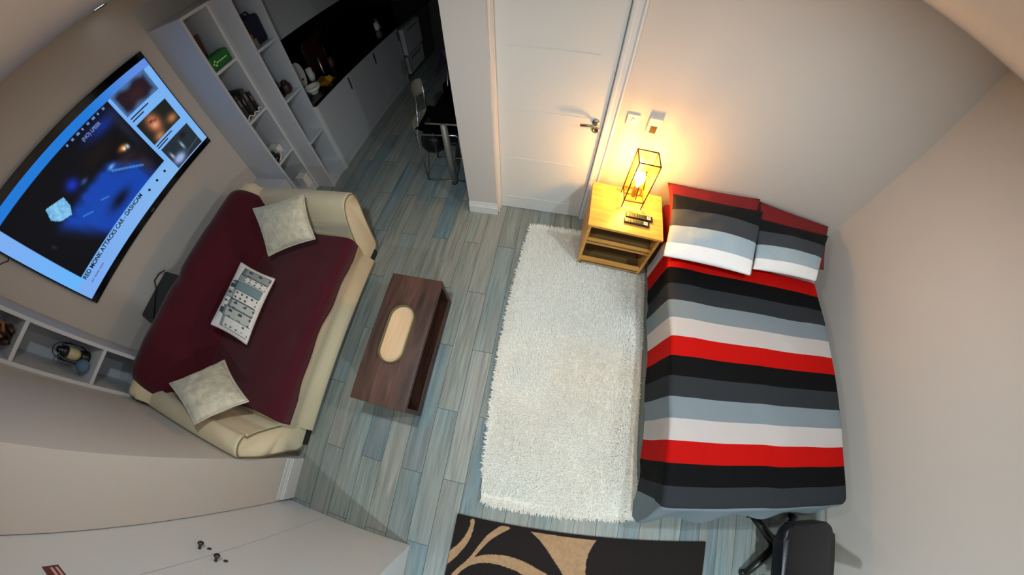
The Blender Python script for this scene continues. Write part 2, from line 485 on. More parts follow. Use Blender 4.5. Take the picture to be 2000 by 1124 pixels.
bm = B(); box(bm, 0.2285, 0.2355, YH - 0.0055, YH - 0.002, 0.972, 0.992, 0.001); obj('keyhole', bm, M['black'], kh)
# architrave: stepped moulding on the right of the door, narrow one on the left return, and the head


def arch_prof(x0, s=1):
    w = 0.078
    return [(x0, YH), (x0 + s * w, YH), (x0 + s * w, YH - 0.020), (x0 + s * (w - 0.012), YH - 0.024), (x0 + s * (w - 0.022), YH - 0.016),
            (x0 + s * 0.030, YH - 0.014), (x0 + s * 0.020, YH - 0.018), (x0 + s * 0.004, YH - 0.016), (x0, YH - 0.010)]


bm = B(); prism(bm, arch_prof(0.276), 2, 0, 2.10); struct('trim_1', bm, M['white'])
bm = B(); box(bm, -0.49, 0.276, YH - 0.018, YH, 2.03, 2.10, 0.004); struct('trim_2', bm, M['white'])
bm = B(); prism(bm, [(-0.49, 1.90), (-0.478, 1.90), (-0.474, 1.915), (-0.480, 1.93), (-0.478, 1.945), (-0.470, 1.958), (-0.470, YH), (-0.49, YH)], 2, 0, CZ)
struct('trim_3', bm, M['white'])

bm = B(); box(bm, 1.33, 2.19, YH - 0.0012, YH, 2.0525, 2.0555); struct('wall_line', bm, M['wall'])  # thin strip drawing a faint line across the head wall
# recessed downlight over the television wall
for i, (lx, ly, le) in enumerate(DOWNLIGHTS):
    t = thing('downlight', ['recessed ceiling light above the coffee table', 'bright recessed ceiling light above the television wall', 'recessed ceiling light near the wall behind the camera',
                            'recessed ceiling light in front of the wardrobe', 'recessed ceiling light above the bed'][i], 'ceiling light', (lx, ly, CZ), group='recessed ceiling lights')
    bm = B(); lathe(bm, [(0.040, -0.001), (0.052, -0.001), (0.054, -0.006), (0.044, -0.010), (0.040, -0.006)], 28); obj('bezel', bm, M['steel'], t, True)
    bm = B(); lathe(bm, [(0.0, 0.0), (0.038, -0.0005), (0.038, -0.003), (0.0, -0.004)], 24); obj('lens', bm, M['lightlens'], t, True)

# ------------------------------------------------------------------ built-in shelving


def shelf_unit(label, y0, y1, xf, zlev, top=2.05, side_out=None, z_plinth=0.0, shelf_t=0.024):
    t = thing('shelving_unit', label, 'shelves', (XT, 0, 0))
    d = -XT
    tk = 0.024
    def off(b_): bmesh.ops.translate(b_, verts=b_.verts, vec=(d, 0, 0)); return b_
    bm = B(); box(bm, XT, xf, y0, y0 + tk, 0, top, 0.002); obj('side_panel', off(bm), M['shelf'], t)
    bm = B(); box(bm, XT, xf, y1 - tk, y1, 0, top, 0.002); obj('side_panel', off(bm), M['shelf'], t)
    bm = B(); box(bm, XT, xf, y0 + tk, y1 - tk, top - tk, top, 0.002); obj('top_board', off(bm), M['shelf'], t)
    for z in zlev:
        bm = B(); box(bm, XT + 0.012, xf - 0.002, y0 + tk, y1 - tk, z - shelf_t, z, 0.002); obj('shelf_board', off(bm), M['shelf'], t)
    bm = B(); box(bm, XT + 0.001, XT + 0.012, y0 + tk, y1 - tk, 0.05, top - tk); obj('back_panel', off(bm), M['shelf'], t)
    if z_plinth:
        bm = B(); box(bm, xf - 0.05, xf - 0.012, y0 + tk, y1 - tk, 0, z_plinth, 0.002); obj('plinth', off(bm), M['shelf'], t)
    return t


shelf_unit('narrow white open shelving tower beside the television holding a green pouch', 1.719, 2.003, -2.628, (1.585, 1.09, 0.59, 0.10), z_plinth=0.08)
shelf_unit('deeper white open shelving tower next to the dark kitchen worktop', 2.004, 2.294, -2.40, (1.585, 1.095, 0.61, 0.17), z_plinth=0.15)
shelf_unit('white open shelving tower at the lower left holding a lantern', -0.574, -0.290, -2.628, (1.56, 1.055, 0.56, 0.10), z_plinth=0.08)
bm = B(); box(bm, XT + 0.001, -2.648, -0.288, 1.717, 0.0, 0.41, 0.006)
tag(obj('low_bench', bm, M['shelf']), 'low white boxed bench along the wall behind the sofa', 'bench')

# ------------------------------------------------------------------ television
TVX = -3.045
tv = thing('television', 'large wall mounted flat television showing a video page', 'television', (XT, 0.75, 1.07))
def tvoff(b_): bmesh.ops.translate(b_, verts=b_.verts, vec=(-XT, -0.75, -1.07)); return b_
bm = B(); box(bm, TVX - 0.035, TVX, -0.066, 1.562, 1.066, 1.980, 0.004); obj('housing', tvoff(bm), M['blackgloss'], tv)
bm = B(); box(bm, XT, TVX - 0.03, 0.45, 1.05, 1.32, 1.72, 0.004); obj('wall_mount', tvoff(bm), M['black'], tv)
SY0, SY1, SZ0, SZ1 = -0.056, 1.552, 1.118, 1.925


def gauss(y, z, cy, cz, sy, sz): return math.exp(-((y - cy) / sy) ** 2 - ((z - cz) / sz) ** 2)


def mixc(a, b_, t): return tuple(p + (q - p) * t for p, q in zip(a, b_))


def screen_col(y, z):
    page = (118, 176, 240)
    c = page
    if y < 0.06: c = mixc((100, 180, 250), (124, 172, 240), smoothstep(SZ0, SZ1, z))
    if z > 1.865: c = mixc((30, 120, 214), (96, 140, 226), smoothstep(0.9, 1.5, y))
    if z < 1.24: c = mixc((120, 170, 238), (128, 180, 236), smoothstep(0, 1.1, y))
    # main video
    if 0.045 < y < 1.118 and 1.262 < z < 1.862:
        c = (6, 7, 14)
        wob = 0.75 + 0.5 * vnoise(y * 26 + z * 8, z * 7 - y * 10, 3)
        # blue road running from the lower left towards the upper right
        road = smoothstep(0.30, 0.50, y + 0.5 * (z - 1.30)) * smoothstep(1.10, 0.86, y) * smoothstep(1.66, 1.50, z)
        road *= smoothstep(-0.02, 0.06, 1.60 - z - 0.9 * max(0.0, y - 0.80))
        c = mixc(c, (16, 66, 172), min(1, road * 1.15 * wob))
        c = mixc(c, (18, 70, 170), 0.8 * gauss(y, z, 0.50, 1.42, 0.12, 0.06) * wob)
        c = mixc(c, (4, 6, 16), 0.85 * gauss(y, z, 0.66, 1.34, 0.10, 0.04))
        c = mixc(c, (16, 50, 190), gauss(y, z, 0.53, 1.66, 0.05, 0.04))
        c = mixc(c, (70, 120, 190), 0.7 * gauss(y, z, 0.60, 1.615, 0.03, 0.015))
        c = mixc(c, (14, 44, 130), 0.95 * gauss(y, z, 0.98, 1.77, 0.16, 0.05))
        c = mixc(c, (26, 18, 16), 0.8 * gauss(y, z, 0.80, 1.66, 0.14, 0.05))
        c = mixc(c, (50, 34, 40), 0.8 * gauss(y, z, 0.92, 1.49, 0.10, 0.05))
        c = mixc(c, (52, 36, 44), 0.8 * gauss(y, z, 1.00, 1.37, 0.05, 0.08))
        c = mixc(c, (34, 36, 54), 0.8 * gauss(y, z, 1.08, 1.66, 0.04, 0.2))
        c = mixc(c, (210, 120, 40), 0.8 * gauss(y, z, 0.955, 1.565, 0.035, 0.02))
        c = mixc(c, (255, 236, 180), gauss(y, z, 0.965, 1.552, 0.018, 0.016))
        c = mixc(c, (190, 200, 210), gauss(y, z, 0.995, 1.545, 0.014, 0.018))
        c = mixc(c, (110, 170, 230), gauss(y, z, 0.80, 1.535, 0.03, 0.014))
        if abs((z - 1.50) + (y - 0.80) * 0.75) < 0.010 and 0.78 < y < 0.98: c = mixc(c, (70, 150, 220), 0.7)
        for (a, b1, l) in ((0.44, 1.46, 0.04), (0.60, 1.43, 0.03)):
            if abs(z - b1 + (y - a) * 0.5) < 0.005 and abs(y - a) < l: c = mixc(c, (80, 150, 230), 0.6)
        if in_poly(y, z, [(0.262, 1.63), (0.30, 1.70), (0.345, 1.685), (0.43, 1.655), (0.415, 1.59), (0.375, 1.545), (0.30, 1.575), (0.28, 1.60)]):
            c = mixc((96, 168, 220), (150, 206, 240), vnoise(y * 60, z * 60, 5))
        c = mixc(c, (60, 70, 90), 0.5 * gauss(y, z, 0.13, 1.52, 0.012, 0.02))
    # thumbnails
    if 1.146 < y < 1.492 and 1.685 < z < 1.868:
        e = min(y - 1.146, 1.492 - y, (z - 1.685), 1.868 - z)
        c = mixc((70, 110, 160), (34, 22, 34), smoothstep(0.0, 0.05, e - 0.01 * math.sin(y * 40)))
        c = mixc(c, (60, 34, 34), 0.7 * gauss(y, z, 1.32, 1.76, 0.08, 0.05))
    if 1.155 < y < 1.48 and 1.398 < z < 1.600:
        c = (26, 30, 26)
        c = mixc(c, (188, 112, 78), min(1, 1.4 * gauss(y, z, 1.275, 1.52, 0.055, 0.07)))
        c = mixc(c, (60, 26, 22), 0.85 * gauss(y, z, 1.262, 1.545, 0.022, 0.010) + 0.6 * gauss(y, z, 1.298, 1.532, 0.016, 0.010))
        c = mixc(c, (236, 176, 140), 0.8 * gauss(y, z, 1.272, 1.505, 0.022, 0.018))
        c = mixc(c, (200, 128, 86), 0.9 * gauss(y, z, 1.24, 1.42, 0.05, 0.03))
        c = mixc(c, (196, 124, 80), 0.9 * gauss(y, z, 1.42, 1.45, 0.05, 0.035))
    if 1.165 < y < 1.490 and 1.128 < z < 1.336:
        c = (34, 44, 52)
        c = mixc(c, (150, 170, 220), min(1, 1.3 * gauss(y, z, 1.235, 1.175, 0.06, 0.035)))
        c = mixc(c, (190, 190, 220), 0.9 * gauss(y, z, 1.20, 1.235, 0.012, 0.03))
        c = mixc(c, (170, 190, 210), 0.9 * gauss(y, z, 1.33, 1.235, 0.012, 0.035))
        c = mixc(c, (20, 14, 18), 0.8 * gauss(y, z, 1.39, 1.29, 0.03, 0.02))
        if abs(z - 1.16 - (y - 1.3) * 0.12) < 0.006 and y > 1.30: c = (60, 70, 86)
    return c


NU, NV = 300, 150
bm = B()
V = grid(bm, NU, NV, lambda u, v: (TVX + 0.0012, SY0 + u * (SY1 - SY0), SZ0 + v * (SZ1 - SZ0)))
bm.verts.index_update()
scr_cols = []
for i in range(NU + 1):
    for j in range(NV + 1):
        scr_cols.append(lin(screen_col(SY0 + i / NU * (SY1 - SY0), SZ0 + j / NV * (SZ1 - SZ0))))
scr = obj('screen', tvoff(bm), attr_mat('lit_screen', 0.6, emission=1.0), tv, label='lit screen with a blue night video, a caption and three thumbnails')
paint(scr, lambda i: scr_cols[i])


def text_obj(name, body, size, loc, m, parent, rot=(PI / 2, 0, PI / 2), extr=0.0004, align='LEFT', space=1.0):
    cu = bpy.data.curves.new(name, 'FONT'); cu.body = body; cu.size = size; cu.extrude = extr; cu.align_x = align; cu.space_character = space
    cu.materials.append(m)
    cu.offset = 0.0010
    tmp = bpy.data.objects.new(name, cu); COL.objects.link(tmp)
    dg = bpy.context.evaluated_depsgraph_get(); dg.update()
    me = bpy.data.meshes.new_from_object(tmp.evaluated_get(dg)); me.name = name
    COL.objects.unlink(tmp); bpy.data.objects.remove(tmp); bpy.data.curves.remove(cu)
    o = bpy.data.objects.new(name, me); COL.objects.link(o); o.location = loc; o.rotation_euler = rot; o.parent = parent
    return o


def tvp(y, z): return (TVX + 0.0022 - XT, y - 0.75, z - 1.07)
text_obj('caption_text', 'RED MONK ATTACKS CAR - DASHCAM', 0.043, tvp(0.045, 1.222), M['text'], scr, space=0.98)
for k, (ya, wd_) in enumerate(((0.05, 0.03), (0.09, 0.06), (0.16, 0.05))):
    bm = B(); box(bm, 0, 0.0006, 0, wd_, 0, 0.012); o = obj('small_print', bm, M['texthi'], scr); o.location = tvp(ya, 1.172)
for k in range(8):
    bm = B(); box(bm, 0, 0.0006, 0, 0.014 + 0.006 * (k % 3), 0, 0.016); o = obj('overlay_mark', bm, M['texthi'], scr); o.location = tvp(0.70 + 0.05 * k, 1.838)
text_obj('overlay_text', '(NO) LPEER', 0.034, tvp(0.80, 1.785), M['texthi'], scr)
for (yy, zz) in ((1.155, 1.655), (1.155, 1.632), (1.155, 1.375), (1.155, 1.355)):
    bm = B(); box(bm, 0, 0.0006, 0, 0.19 if zz in (1.655, 1.375) else 0.12, 0, 0.009)
    o = obj('caption_line', bm, M['text'], scr); o.location = tvp(yy, zz)
bm = B(); lathe(bm, [(0.0, 0), (0.011, 0), (0.011, 0.0006), (0.0, 0.0006)], 20)
bmesh.ops.rotate(bm, verts=bm.verts, cent=(0, 0, 0), matrix=Matrix.Rotation(PI / 2, 3, 'Y'))
for k in range(3):
    bb = bm.copy(); o = obj('page_button', bb, M['text'], scr); o.location = tvp(0.86 + 0.10 * k, 1.205)
bm.free()
bm = B(); box(bm, 0, 0.0006, 0, 0.045, 0, 0.03, 0.0002); o = obj('page_logo', bm, M['logoredt'], scr); o.location = tvp(0.02, 1.885)
bm = B(); box(bm, TVX - 0.001, TVX + 0.0012, 0.735, 0.775, 1.082, 1.090); obj('maker_badge', tvoff(bm), M['steel'], tv)
# loose cable running off the television's left edge
bm = B(); tube(bm, [(-3.07, -0.060, 1.72), (-3.085, -0.085, 1.705), (-3.094, -0.11, 1.725), (-3.094, -0.15, 1.745), (-3.094, -0.22, 1.76)], 0.0035, 8)
tag(obj('television_cable', bm, M['black'], smooth=True), 'thin black cable on the wall left of the television', 'cable')

# dark box on the bench behind the sofa
t = thing('speaker_box', 'dark grey box standing on the bench behind the sofa', 'box', (-2.87, 0.2, 0.41))
bm = B(); box(bm, -0.185, 0.185, -0.205, 0.205, 0.0, 0.29, 0.02, 3); obj('body', bm, M['darkgrey'], t, False)
bm = B(); box(bm, -0.165, 0.165, -0.185, 0.185, 0.289, 0.293, 0.0015); obj('top_plate', bm, M['darkgrey'], t)
bm = B(); tube(bm, [(-3.0, 0.40, 0.735), (-3.06, 0.36, 0.735), (-3.075, 0.29, 0.73), (-3.02, 0.24, 0.712), (-2.97, 0.16, 0.7075), (-2.90, 0.08, 0.7075), (-2.845, 0.01, 0.708), (-2.815, -0.03, 0.66), (-2.79, -0.07, 0.56), (-2.78, -0.09, 0.42)], 0.0055, 8)
tag(obj('power_cable', bm, M['black'], smooth=True), 'black cable looped over the dark grey box behind the sofa', 'cable')

# ------------------------------------------------------------------ sofa
sofa = thing('sofa', 'cream fabric sofa with flared rolled arms under a burgundy throw', 'sofa', (-2.05, 0.385, 0))
def so(b_): bmesh.ops.translate(b_, verts=b_.verts, vec=(2.05, -0.385, 0)); return b_
def catmull(P, n=6, closed=True):
    out = []; K = len(P)
    for i in range(K if closed else K - 1):
        p0, p1, p2, p3 = (P[(i - 1) % K] if closed or i > 0 else P[0]), P[i], P[(i + 1) % K], (P[(i + 2) % K] if closed or i + 2 < K else P[-1])
        for k in range(n):
            t_ = k / n
            out.append(tuple(0.5 * (2 * b_ + (c - a) * t_ + (2 * a - 5 * b_ + 4 * c - d) * t_ ** 2 + (-a + 3 * b_ - 3 * c + d) * t_ ** 3) for a, b_, c, d in zip(p0, p1, p2, p3)))
    if not closed: out.append(P[-1])
    return out
armR = catmull([(1.09, 0.055), (1.29, 0.055), (1.325, 0.22), (1.355, 0.42), (1.385, 0.585), (1.370, 0.675), (1.310, 0.712), (1.240, 0.695), (1.180, 0.610), (1.125, 0.44), (1.085, 0.26)], 4)
bm = B(); prism(bm, armR, 0, -1.50, -2.58, 0.022, 3); obj('armrest', so(bm), M['cream'], sofa, True)
armL = [(0.770 - y, z) for y, z in armR]
armL = [(max(-0.567, y * 0.985 + 0.02) if y < -0.45 else y, z) for y, z in armL]
bm = B(); prism(bm, armL, 0, -1.50, -2.58, 0.022, 3); obj('armrest', so(bm), M['cream'], sofa, True)
# piped edge of the arm fronts
for prof in (armR, armL):
    cy = sum(p[0] for p in prof) / len(prof); cz = sum(p[1] for p in prof) / len(prof)
    bm = B(); tube(bm, [(-1.497, cy + (y - cy) * 0.93, cz + (z - cz) * 0.965) for y, z in prof], 0.0042, 6, closed=True); obj('piping', so(bm), M['pipe'], sofa, True)
# base / front rail
rail = catmull([(-1.50, 0.07), (-1.495, 0.20), (-1.480, 0.33), (-1.50, 0.395), (-1.60, 0.40), (-2.40, 0.40), (-2.52, 0.36), (-2.54, 0.07)], 5)
bm = B(); prism(bm, rail, 1, -0.34, 1.11); obj('base', so(bm), M['cream'], sofa, True)
bm = B(); box(bm, -2.50, -1.492, -0.47, 1.25, 0.0, 0.068, 0.01); obj('plinth', so(bm), M['black'], sofa)  # black block: dark underside, plus the gap's shadow put in as colour
# backrest
backp = catmull([(-2.56, 0.10), (-2.60, 0.30), (-2.63, 0.60), (-2.625, 0.74), (-2.565, 0.81), (-2.49, 0.79), (-2.42, 0.70), (-2.33, 0.54), (-2.26, 0.40), (-2.30, 0.20), (-2.40, 0.10)], 4)
bm = B(); prism(bm, backp, 1, -0.545, 1.325, 0.05, 4); obj('backrest', so(bm), M['cream'], sofa, True)
# seat cushion under the throw
bm = B(); box(bm, -2.32, -1.51, -0.32, 1.085, 0.36, 0.445, 0.03, 3); obj('seat_cushion', so(bm), M['cream'], sofa, True)
# feet
for fx, fy in ((-1.60, 1.20), (-1.60, -0.44), (-2.45, 1.20), (-2.45, -0.44)):
    bm = B(); box(bm, fx - 0.03, fx + 0.03, fy - 0.03, fy + 0.03, 0.0, 0.07, 0.005); obj('foot', so(bm), M['black'], sofa)

# burgundy throw: down the rear of the back, over the top, over the seat, short drop at the front
TH = [(-2.650, 0.52), (-2.655, 0.68), (-2.650, 0.775), (-2.595, 0.838), (-2.50, 0.825), (-2.415, 0.735), (-2.335, 0.60), (-2.275, 0.480), (-2.20, 0.450), (-1.90, 0.462), (-1.62, 0.462), (-1.505, 0.455), (-1.465, 0.42), (-1.462, 0.33)]
THs = catmull(TH, 6, closed=False)
lens = [0.0]
for a, b_ in zip(THs[:-1], THs[1:]): lens.append(lens[-1] + math.hypot(a[0] - b_[0], a[1] - b_[1]))
TL = lens[-1]


def th_at(s):
    d = s * TL
    for i in range(len(lens) - 1):
        if d <= lens[i + 1]:
            t_ = (d - lens[i]) / max(1e-9, lens[i + 1] - lens[i]); return tuple(a + (b_ - a) * t_ for a, b_ in zip(THs[i], THs[i + 1]))
    return THs[-1]


def throw_pt(u, v):
    s = u * (0.990 + 0.006 * math.sin(v * 9 + 1) + 0.005 * math.sin(v * 23) + 0.005 * smoothstep(0.3, 0.0, min(v, 1 - v)))
    x, z = th_at(s)
    # width: wide on the back (over its rounded ends), narrower between the arms on the seat
    k = smoothstep(0.38, 0.52, s)
    yl = -0.560 + k * (-0.315 + 0.560) + 0.01 * math.sin(s * 17)
    yr = 1.347 + k * (1.090 - 1.347)
    y = yl + v * (yr - yl)
    e = min(v, 1 - v)
    # rounded shoulders at the ends of the back
    if s < 0.42:
        r = smoothstep(0.13, 0.0, e)
        z -= 0.16 * r * r * smoothstep(0.0, 0.10, s + 0.02) * (1 - 0.2 * k); x += 0.025 * r * (1 if x > -2.56 else 1)
    # folds
    z += 0.006 * math.sin(y * 9 + x * 6) * smoothstep(0.45, 0.6, s) * smoothstep(1.0, 0.85, s)
    z += 0.010 * (vnoise(x * 6, y * 5, 2) - 0.5) * (0.3 + smoothstep(0.45, 0.6, s)) + 0.004
    dip = 0.7 * gauss(y, x, 0.36, -2.55, 0.06, 0.2)
    z -= 0.025 * dip
    x += 0.016 * (vnoise(x * 3 + 7, y * 7, 9) - 0.3) * smoothstep(0.44, 0.34, s)
    z -= 0.030 * math.exp(-((s - 0.478) / 0.014) ** 2)
    z += 0.018 * math.exp(-((y - (-0.02 + (x + 2.2) * -0.1)) / 0.03) ** 2) * smoothstep(0.5, 0.44, s) * smoothstep(0.25, 0.4, s)
    return (x, y, z)


bm = B(); grid(bm, 90, 110, throw_pt)
bmesh.ops.solidify(bm, geom=bm.faces[:], thickness=-0.006)
throw = obj('sofa_throw', bm, M['burgundy'], None, True)
tag(throw, 'burgundy throw spread over the back and seat of the sofa', 'throw')

# cushions ----------------------------------------------------------


def pillow_mesh(c, thick, n=26, corner=0.018, uvh=1.0, uvfn=None, seed=1, wr=0.006, pinch=0.10):
    """closed pillow from four world corners c[0..3] (in order), bulging both sides"""
    c = [Vector(p) for p in c]
    nrm = (c[1] - c[0]).cross(c[3] - c[0]).normalized()
    bm = B(); lay = bm.loops.layers.uv.verify()
    idx = {}
    def P(i, j, side):
        u, v = i / n, j / n
        uu, vv = 2 * u - 1, 2 * v - 1
        # edges pull in between the corners
        pu = uu * (1 - pinch * (1 - vv * vv) * abs(uu) ** 3); pv = vv * (1 - pinch * (1 - uu * uu) * abs(vv) ** 3)
        a, b_ = (pu + 1) / 2, (pv + 1) / 2
        p = c[0] * (1 - a) * (1 - b_) + c[1] * a * (1 - b_) + c[2] * a * b_ + c[3] * (1 - a) * b_
        h = (max(0, 1 - uu ** 2) ** 0.55) * (max(0, 1 - vv ** 2) ** 0.55)
        w = wr * (vnoise(u * 7 + seed, v * 7, seed) - 0.5) * 2 * h
        return p + nrm * side * (thick * 0.5 * h + w)
    def vert(i, j, side):
        if i in (0, n) or j in (0, n): side = 0
        k = (i, j, side)
        if k not in idx: idx[k] = bm.verts.new(P(i, j, side if side else 1) if side else P(i, j, 1))
        return idx[k]
    for side in (1, -1):
        for i in range(n):
            for j in range(n):
                q = [vert(i, j, side), vert(i + 1, j, side), vert(i + 1, j + 1, side), vert(i, j + 1, side)]
                if side < 0: q = q[::-1]
                f = bm.faces.new(q)
                ij = [(i, j), (i + 1, j), (i + 1, j + 1), (i, j + 1)]
                if side < 0: ij = ij[::-1]
                for lp, (a, b_) in zip(f.loops, ij): lp[lay].uv = (a / n, b_ / n * uvh)
    return bm


def pillow_edge(bm0, c, pinch, r, n=24):
    c = [Vector(p) for p in c]; pts = []
    for k in range(4):
        for i in range(n):
            t_ = i / n; uu = 2 * t_ - 1
            base = [(t_, 0), (1, t_), (1 - t_, 1), (0, 1 - t_)][k]
            a2, b2 = 2 * base[0] - 1, 2 * base[1] - 1
            pu = a2 * (1 - pinch * (1 - b2 * b2) * abs(a2) ** 3); pv = b2 * (1 - pinch * (1 - a2 * a2) * abs(b2) ** 3)
            a, b_ = (pu + 1) / 2, (pv + 1) / 2
            pts.append(c[0] * (1 - a) * (1 - b_) + c[1] * a * (1 - b_) + c[2] * a * b_ + c[3] * (1 - a) * b_)
    tube(bm0, pts, r, 6, closed=True)
    return bm0


c1 = [(-2.24, 1.04, 0.80), (-1.79, 1.20, 0.82), (-1.66, 0.955, 0.615), (-2.05, 0.765, 0.585)]
cu = obj('cushion', pillow_mesh(c1, 0.14, seed=3, wr=0.012, pinch=0.07), M['velvet'], None, True)
tag(cu, 'ivory crushed velvet cushion against the arm nearest the kitchen', 'cushion', 'ivory velvet cushions on the sofa')
obj('piping', pillow_edge(B(), c1, 0.07, 0.006), M['velvet'], cu, True)
c3 = [(-2.17, -0.335, 0.79), (-2.005, -0.066, 0.575), (-1.615, -0.245, 0.615), (-1.77, -0.468, 0.815)]
cu = obj('cushion', pillow_mesh(c3, 0.14, seed=8, wr=0.012, pinch=0.07), M['velvet'], None, True)
tag(cu, 'ivory crushed velvet cushion leaning on the arm near the wardrobe', 'cushion', 'ivory velvet cushions on the sofa')
obj('piping', pillow_edge(B(), c3, 0.07, 0.006), M['velvet'], cu, True)

# rectangular cushion with a row of town houses printed on it
c2 = [(-2.165, 0.625, 0.69), (-2.15, 0.130, 0.69), (-1.87, 0.090, 0.565), (-1.89, 0.600, 0.565)]
W_, G_, T_, K_, L_ = (214, 212, 208), (140, 150, 148), (110, 138, 142), (62, 72, 78), (176, 180, 176)


def town(u, v):
    """u 0..1 along the row of houses, v 0 (sky) .. 1 (ground)"""
    c = (220, 220, 218)
    H = [(0.06, 0.20, 0.30, 0.98, G_), (0.20, 0.34, 0.24, 0.96, T_), (0.34, 0.44, 0.14, 0.95, K_), (0.40, 0.60, 0.30, 0.90, T_), (0.52, 0.64, 0.04, 0.30, G_), (0.50, 0.70, 0.26, 0.92, L_), (0.70, 0.86, 0.22, 0.95, L_), (0.86, 0.97, 0.26, 0.96, G_)]
    H = [(0.04, 0.16, 0.20, 0.97, G_), (0.16, 0.26, 0.22, 0.95, W_), (0.16, 0.26, 0.20, 0.36, G_), (0.27, 0.40, 0.17, 0.92, T_), (0.33, 0.40, 0.05, 0.22, K_), (0.40, 0.54, 0.22, 0.90, W_), (0.43, 0.54, 0.03, 0.24, L_), (0.54, 0.66, 0.24, 0.93, L_), (0.66, 0.80, 0.17, 0.92, L_), (0.70, 0.79, 0.08, 0.20, K_), (0.80, 0.96, 0.22, 0.96, W_)]
    for (a, b_, t0, t1, col) in H:
        if a <= u < b_ and t0 <= v < t1:
            c = col
            du, dv = (u - a) / (b_ - a), (v - t0) / (t1 - t0)
            if min(u - a, b_ - u) < 0.006 or (v - t0) < 0.014: c = K_
            elif t1 - t0 > 0.4:
                nx, ny = (2, 4) if col == W_ else (1.5, 2.2)
                fu, fv = (du * nx) % 1, ((dv - 0.12) * ny / 0.8) % 1
                if 0.28 < fu < 0.68 and 0.25 < fv < 0.62 and dv > 0.14 and col not in (T_, K_) and vnoise(u * 30, v * 9, 4) > 0.3: c = K_
                elif dv < 0.12: c = mixc(col, K_, 0.5)
    # small domes and spires breaking the sky line
    for (a, w) in ((0.30, 0.02), (0.47, 0.018), (0.73, 0.02), (0.60, 0.014)):
        if abs(u - a) < w * (1 - abs(v - 0.14) / 0.10) and 0.05 < v < 0.24: c = K_
    return c


n2 = 110
bm = pillow_mesh(c2, 0.115, n=n2, seed=5, wr=0.004, pinch=0.045)
bm.verts.index_update()
uvl = bm.loops.layers.uv.verify(); vcol = {}
bm.verts.ensure_lookup_table()
for f in bm.faces:
    for lp in f.loops:
        vcol[lp.vert.index] = tuple(lp[uvl].uv)
cu = obj('town_cushion', bm, attr_mat('printed_town_cloth', 0.8, bump=0.3), None, True)
paint(cu, lambda i: lin(town(vcol[i][0], vcol[i][1])))
tag(cu, 'small rectangular cushion printed with grey town houses on the throw', 'cushion')
obj('piping', pillow_edge(B(), c2, 0.045, 0.005), mat('pale_pink_piping', (208, 188, 184), 0.7), cu, True)

# ------------------------------------------------------------------ coffee table
ct = thing('coffee_table', 'dark stained oak coffee table with an open shelf', 'coffee table', (-0.862, 0.438, 0))
def cto(b_): bmesh.ops.translate(b_, verts=b_.verts, vec=(0.862, -0.438, 0)); return b_
X0, X1, Y0, Y1 = -1.055, -0.668, -0.018, 0.897
bm = B(); box(bm, X0, X1, Y0, Y1, 0.345, 0.380, 0.003); obj('tabletop', cto(bm), M['oakdark'], ct)
bm = B(); box(bm, X0 + 0.03, X1 - 0.002, Y0 + 0.0, Y0 + 0.03, 0.10, 0.345, 0.002); obj('end_panel', cto(bm), M['oakinside'], ct)
bm = B(); box(bm, X0 + 0.03, X1 - 0.002, Y1 - 0.03, Y1 - 0.0, 0.10, 0.345, 0.002); obj('end_panel', cto(bm), M['oakinside'], ct)
bm = B(); box(bm, X0 + 0.03, X0 + 0.05, Y0 + 0.03, Y1 - 0.03, 0.10, 0.345, 0.002); obj('back_panel', cto(bm), M['oakinside'], ct)
bm = B(); box(bm, X0 + 0.03, X1 + 0.0, Y0 + 0.0, Y1 - 0.0, 0.012, 0.10, 0.003); obj('base', cto(bm), M['oakinside'], ct)
bm = B(); box(bm, X0 + 0.06, X1 - 0.03, Y0 + 0.03, Y1 - 0.03, 0.0, 0.012); obj('foot_rail', cto(bm), M['black'], ct)
# oval tray
tr = thing('serving_tray', 'oval pale wood tray with a raised dark rim on the coffee table', 'tray', (-0.862, 0.458, 0.380))


def stadium(w, l, n=14):
    r = w / 2; h = l / 2 - r; out = []
    for k in range(n + 1): a = PI * k / n; out.append((r * math.cos(a), h + r * math.sin(a)))
    for k in range(n + 1): a = PI + PI * k / n; out.append((r * math.cos(a), -h + r * math.sin(a)))
    return out


bm = B(); prism(bm, stadium(0.166, 0.392), 2, 0.0, 0.010); obj('tray_base', bm, M['pine'], tr)
bm = B()
A, C = stadium(0.180, 0.406), stadium(0.164, 0.390)
vo0 = [bm.verts.new((x, y, 0)) for x, y in A]; vo1 = [bm.verts.new((x, y, 0.03)) for x, y in A]
vi0 = [bm.verts.new((x, y, 0)) for x, y in C]; vi1 = [bm.verts.new((x, y, 0.03)) for x, y in C]
n = len(A)
for i in range(n):
    j = (i + 1) % n
    for q in ((vo0[i], vo0[j], vo1[j], vo1[i]), (vo1[i], vo1[j], vi1[j], vi1[i]), (vi1[i], vi1[j], vi0[j], vi0[i]), (vi0[i], vi0[j], vo0[j], vo0[i])):
        bm.faces.new(q)
bmesh.ops.remove_doubles(bm, verts=bm.verts, dist=1e-5)
obj('tray_rim', bm, M['olive'], tr)

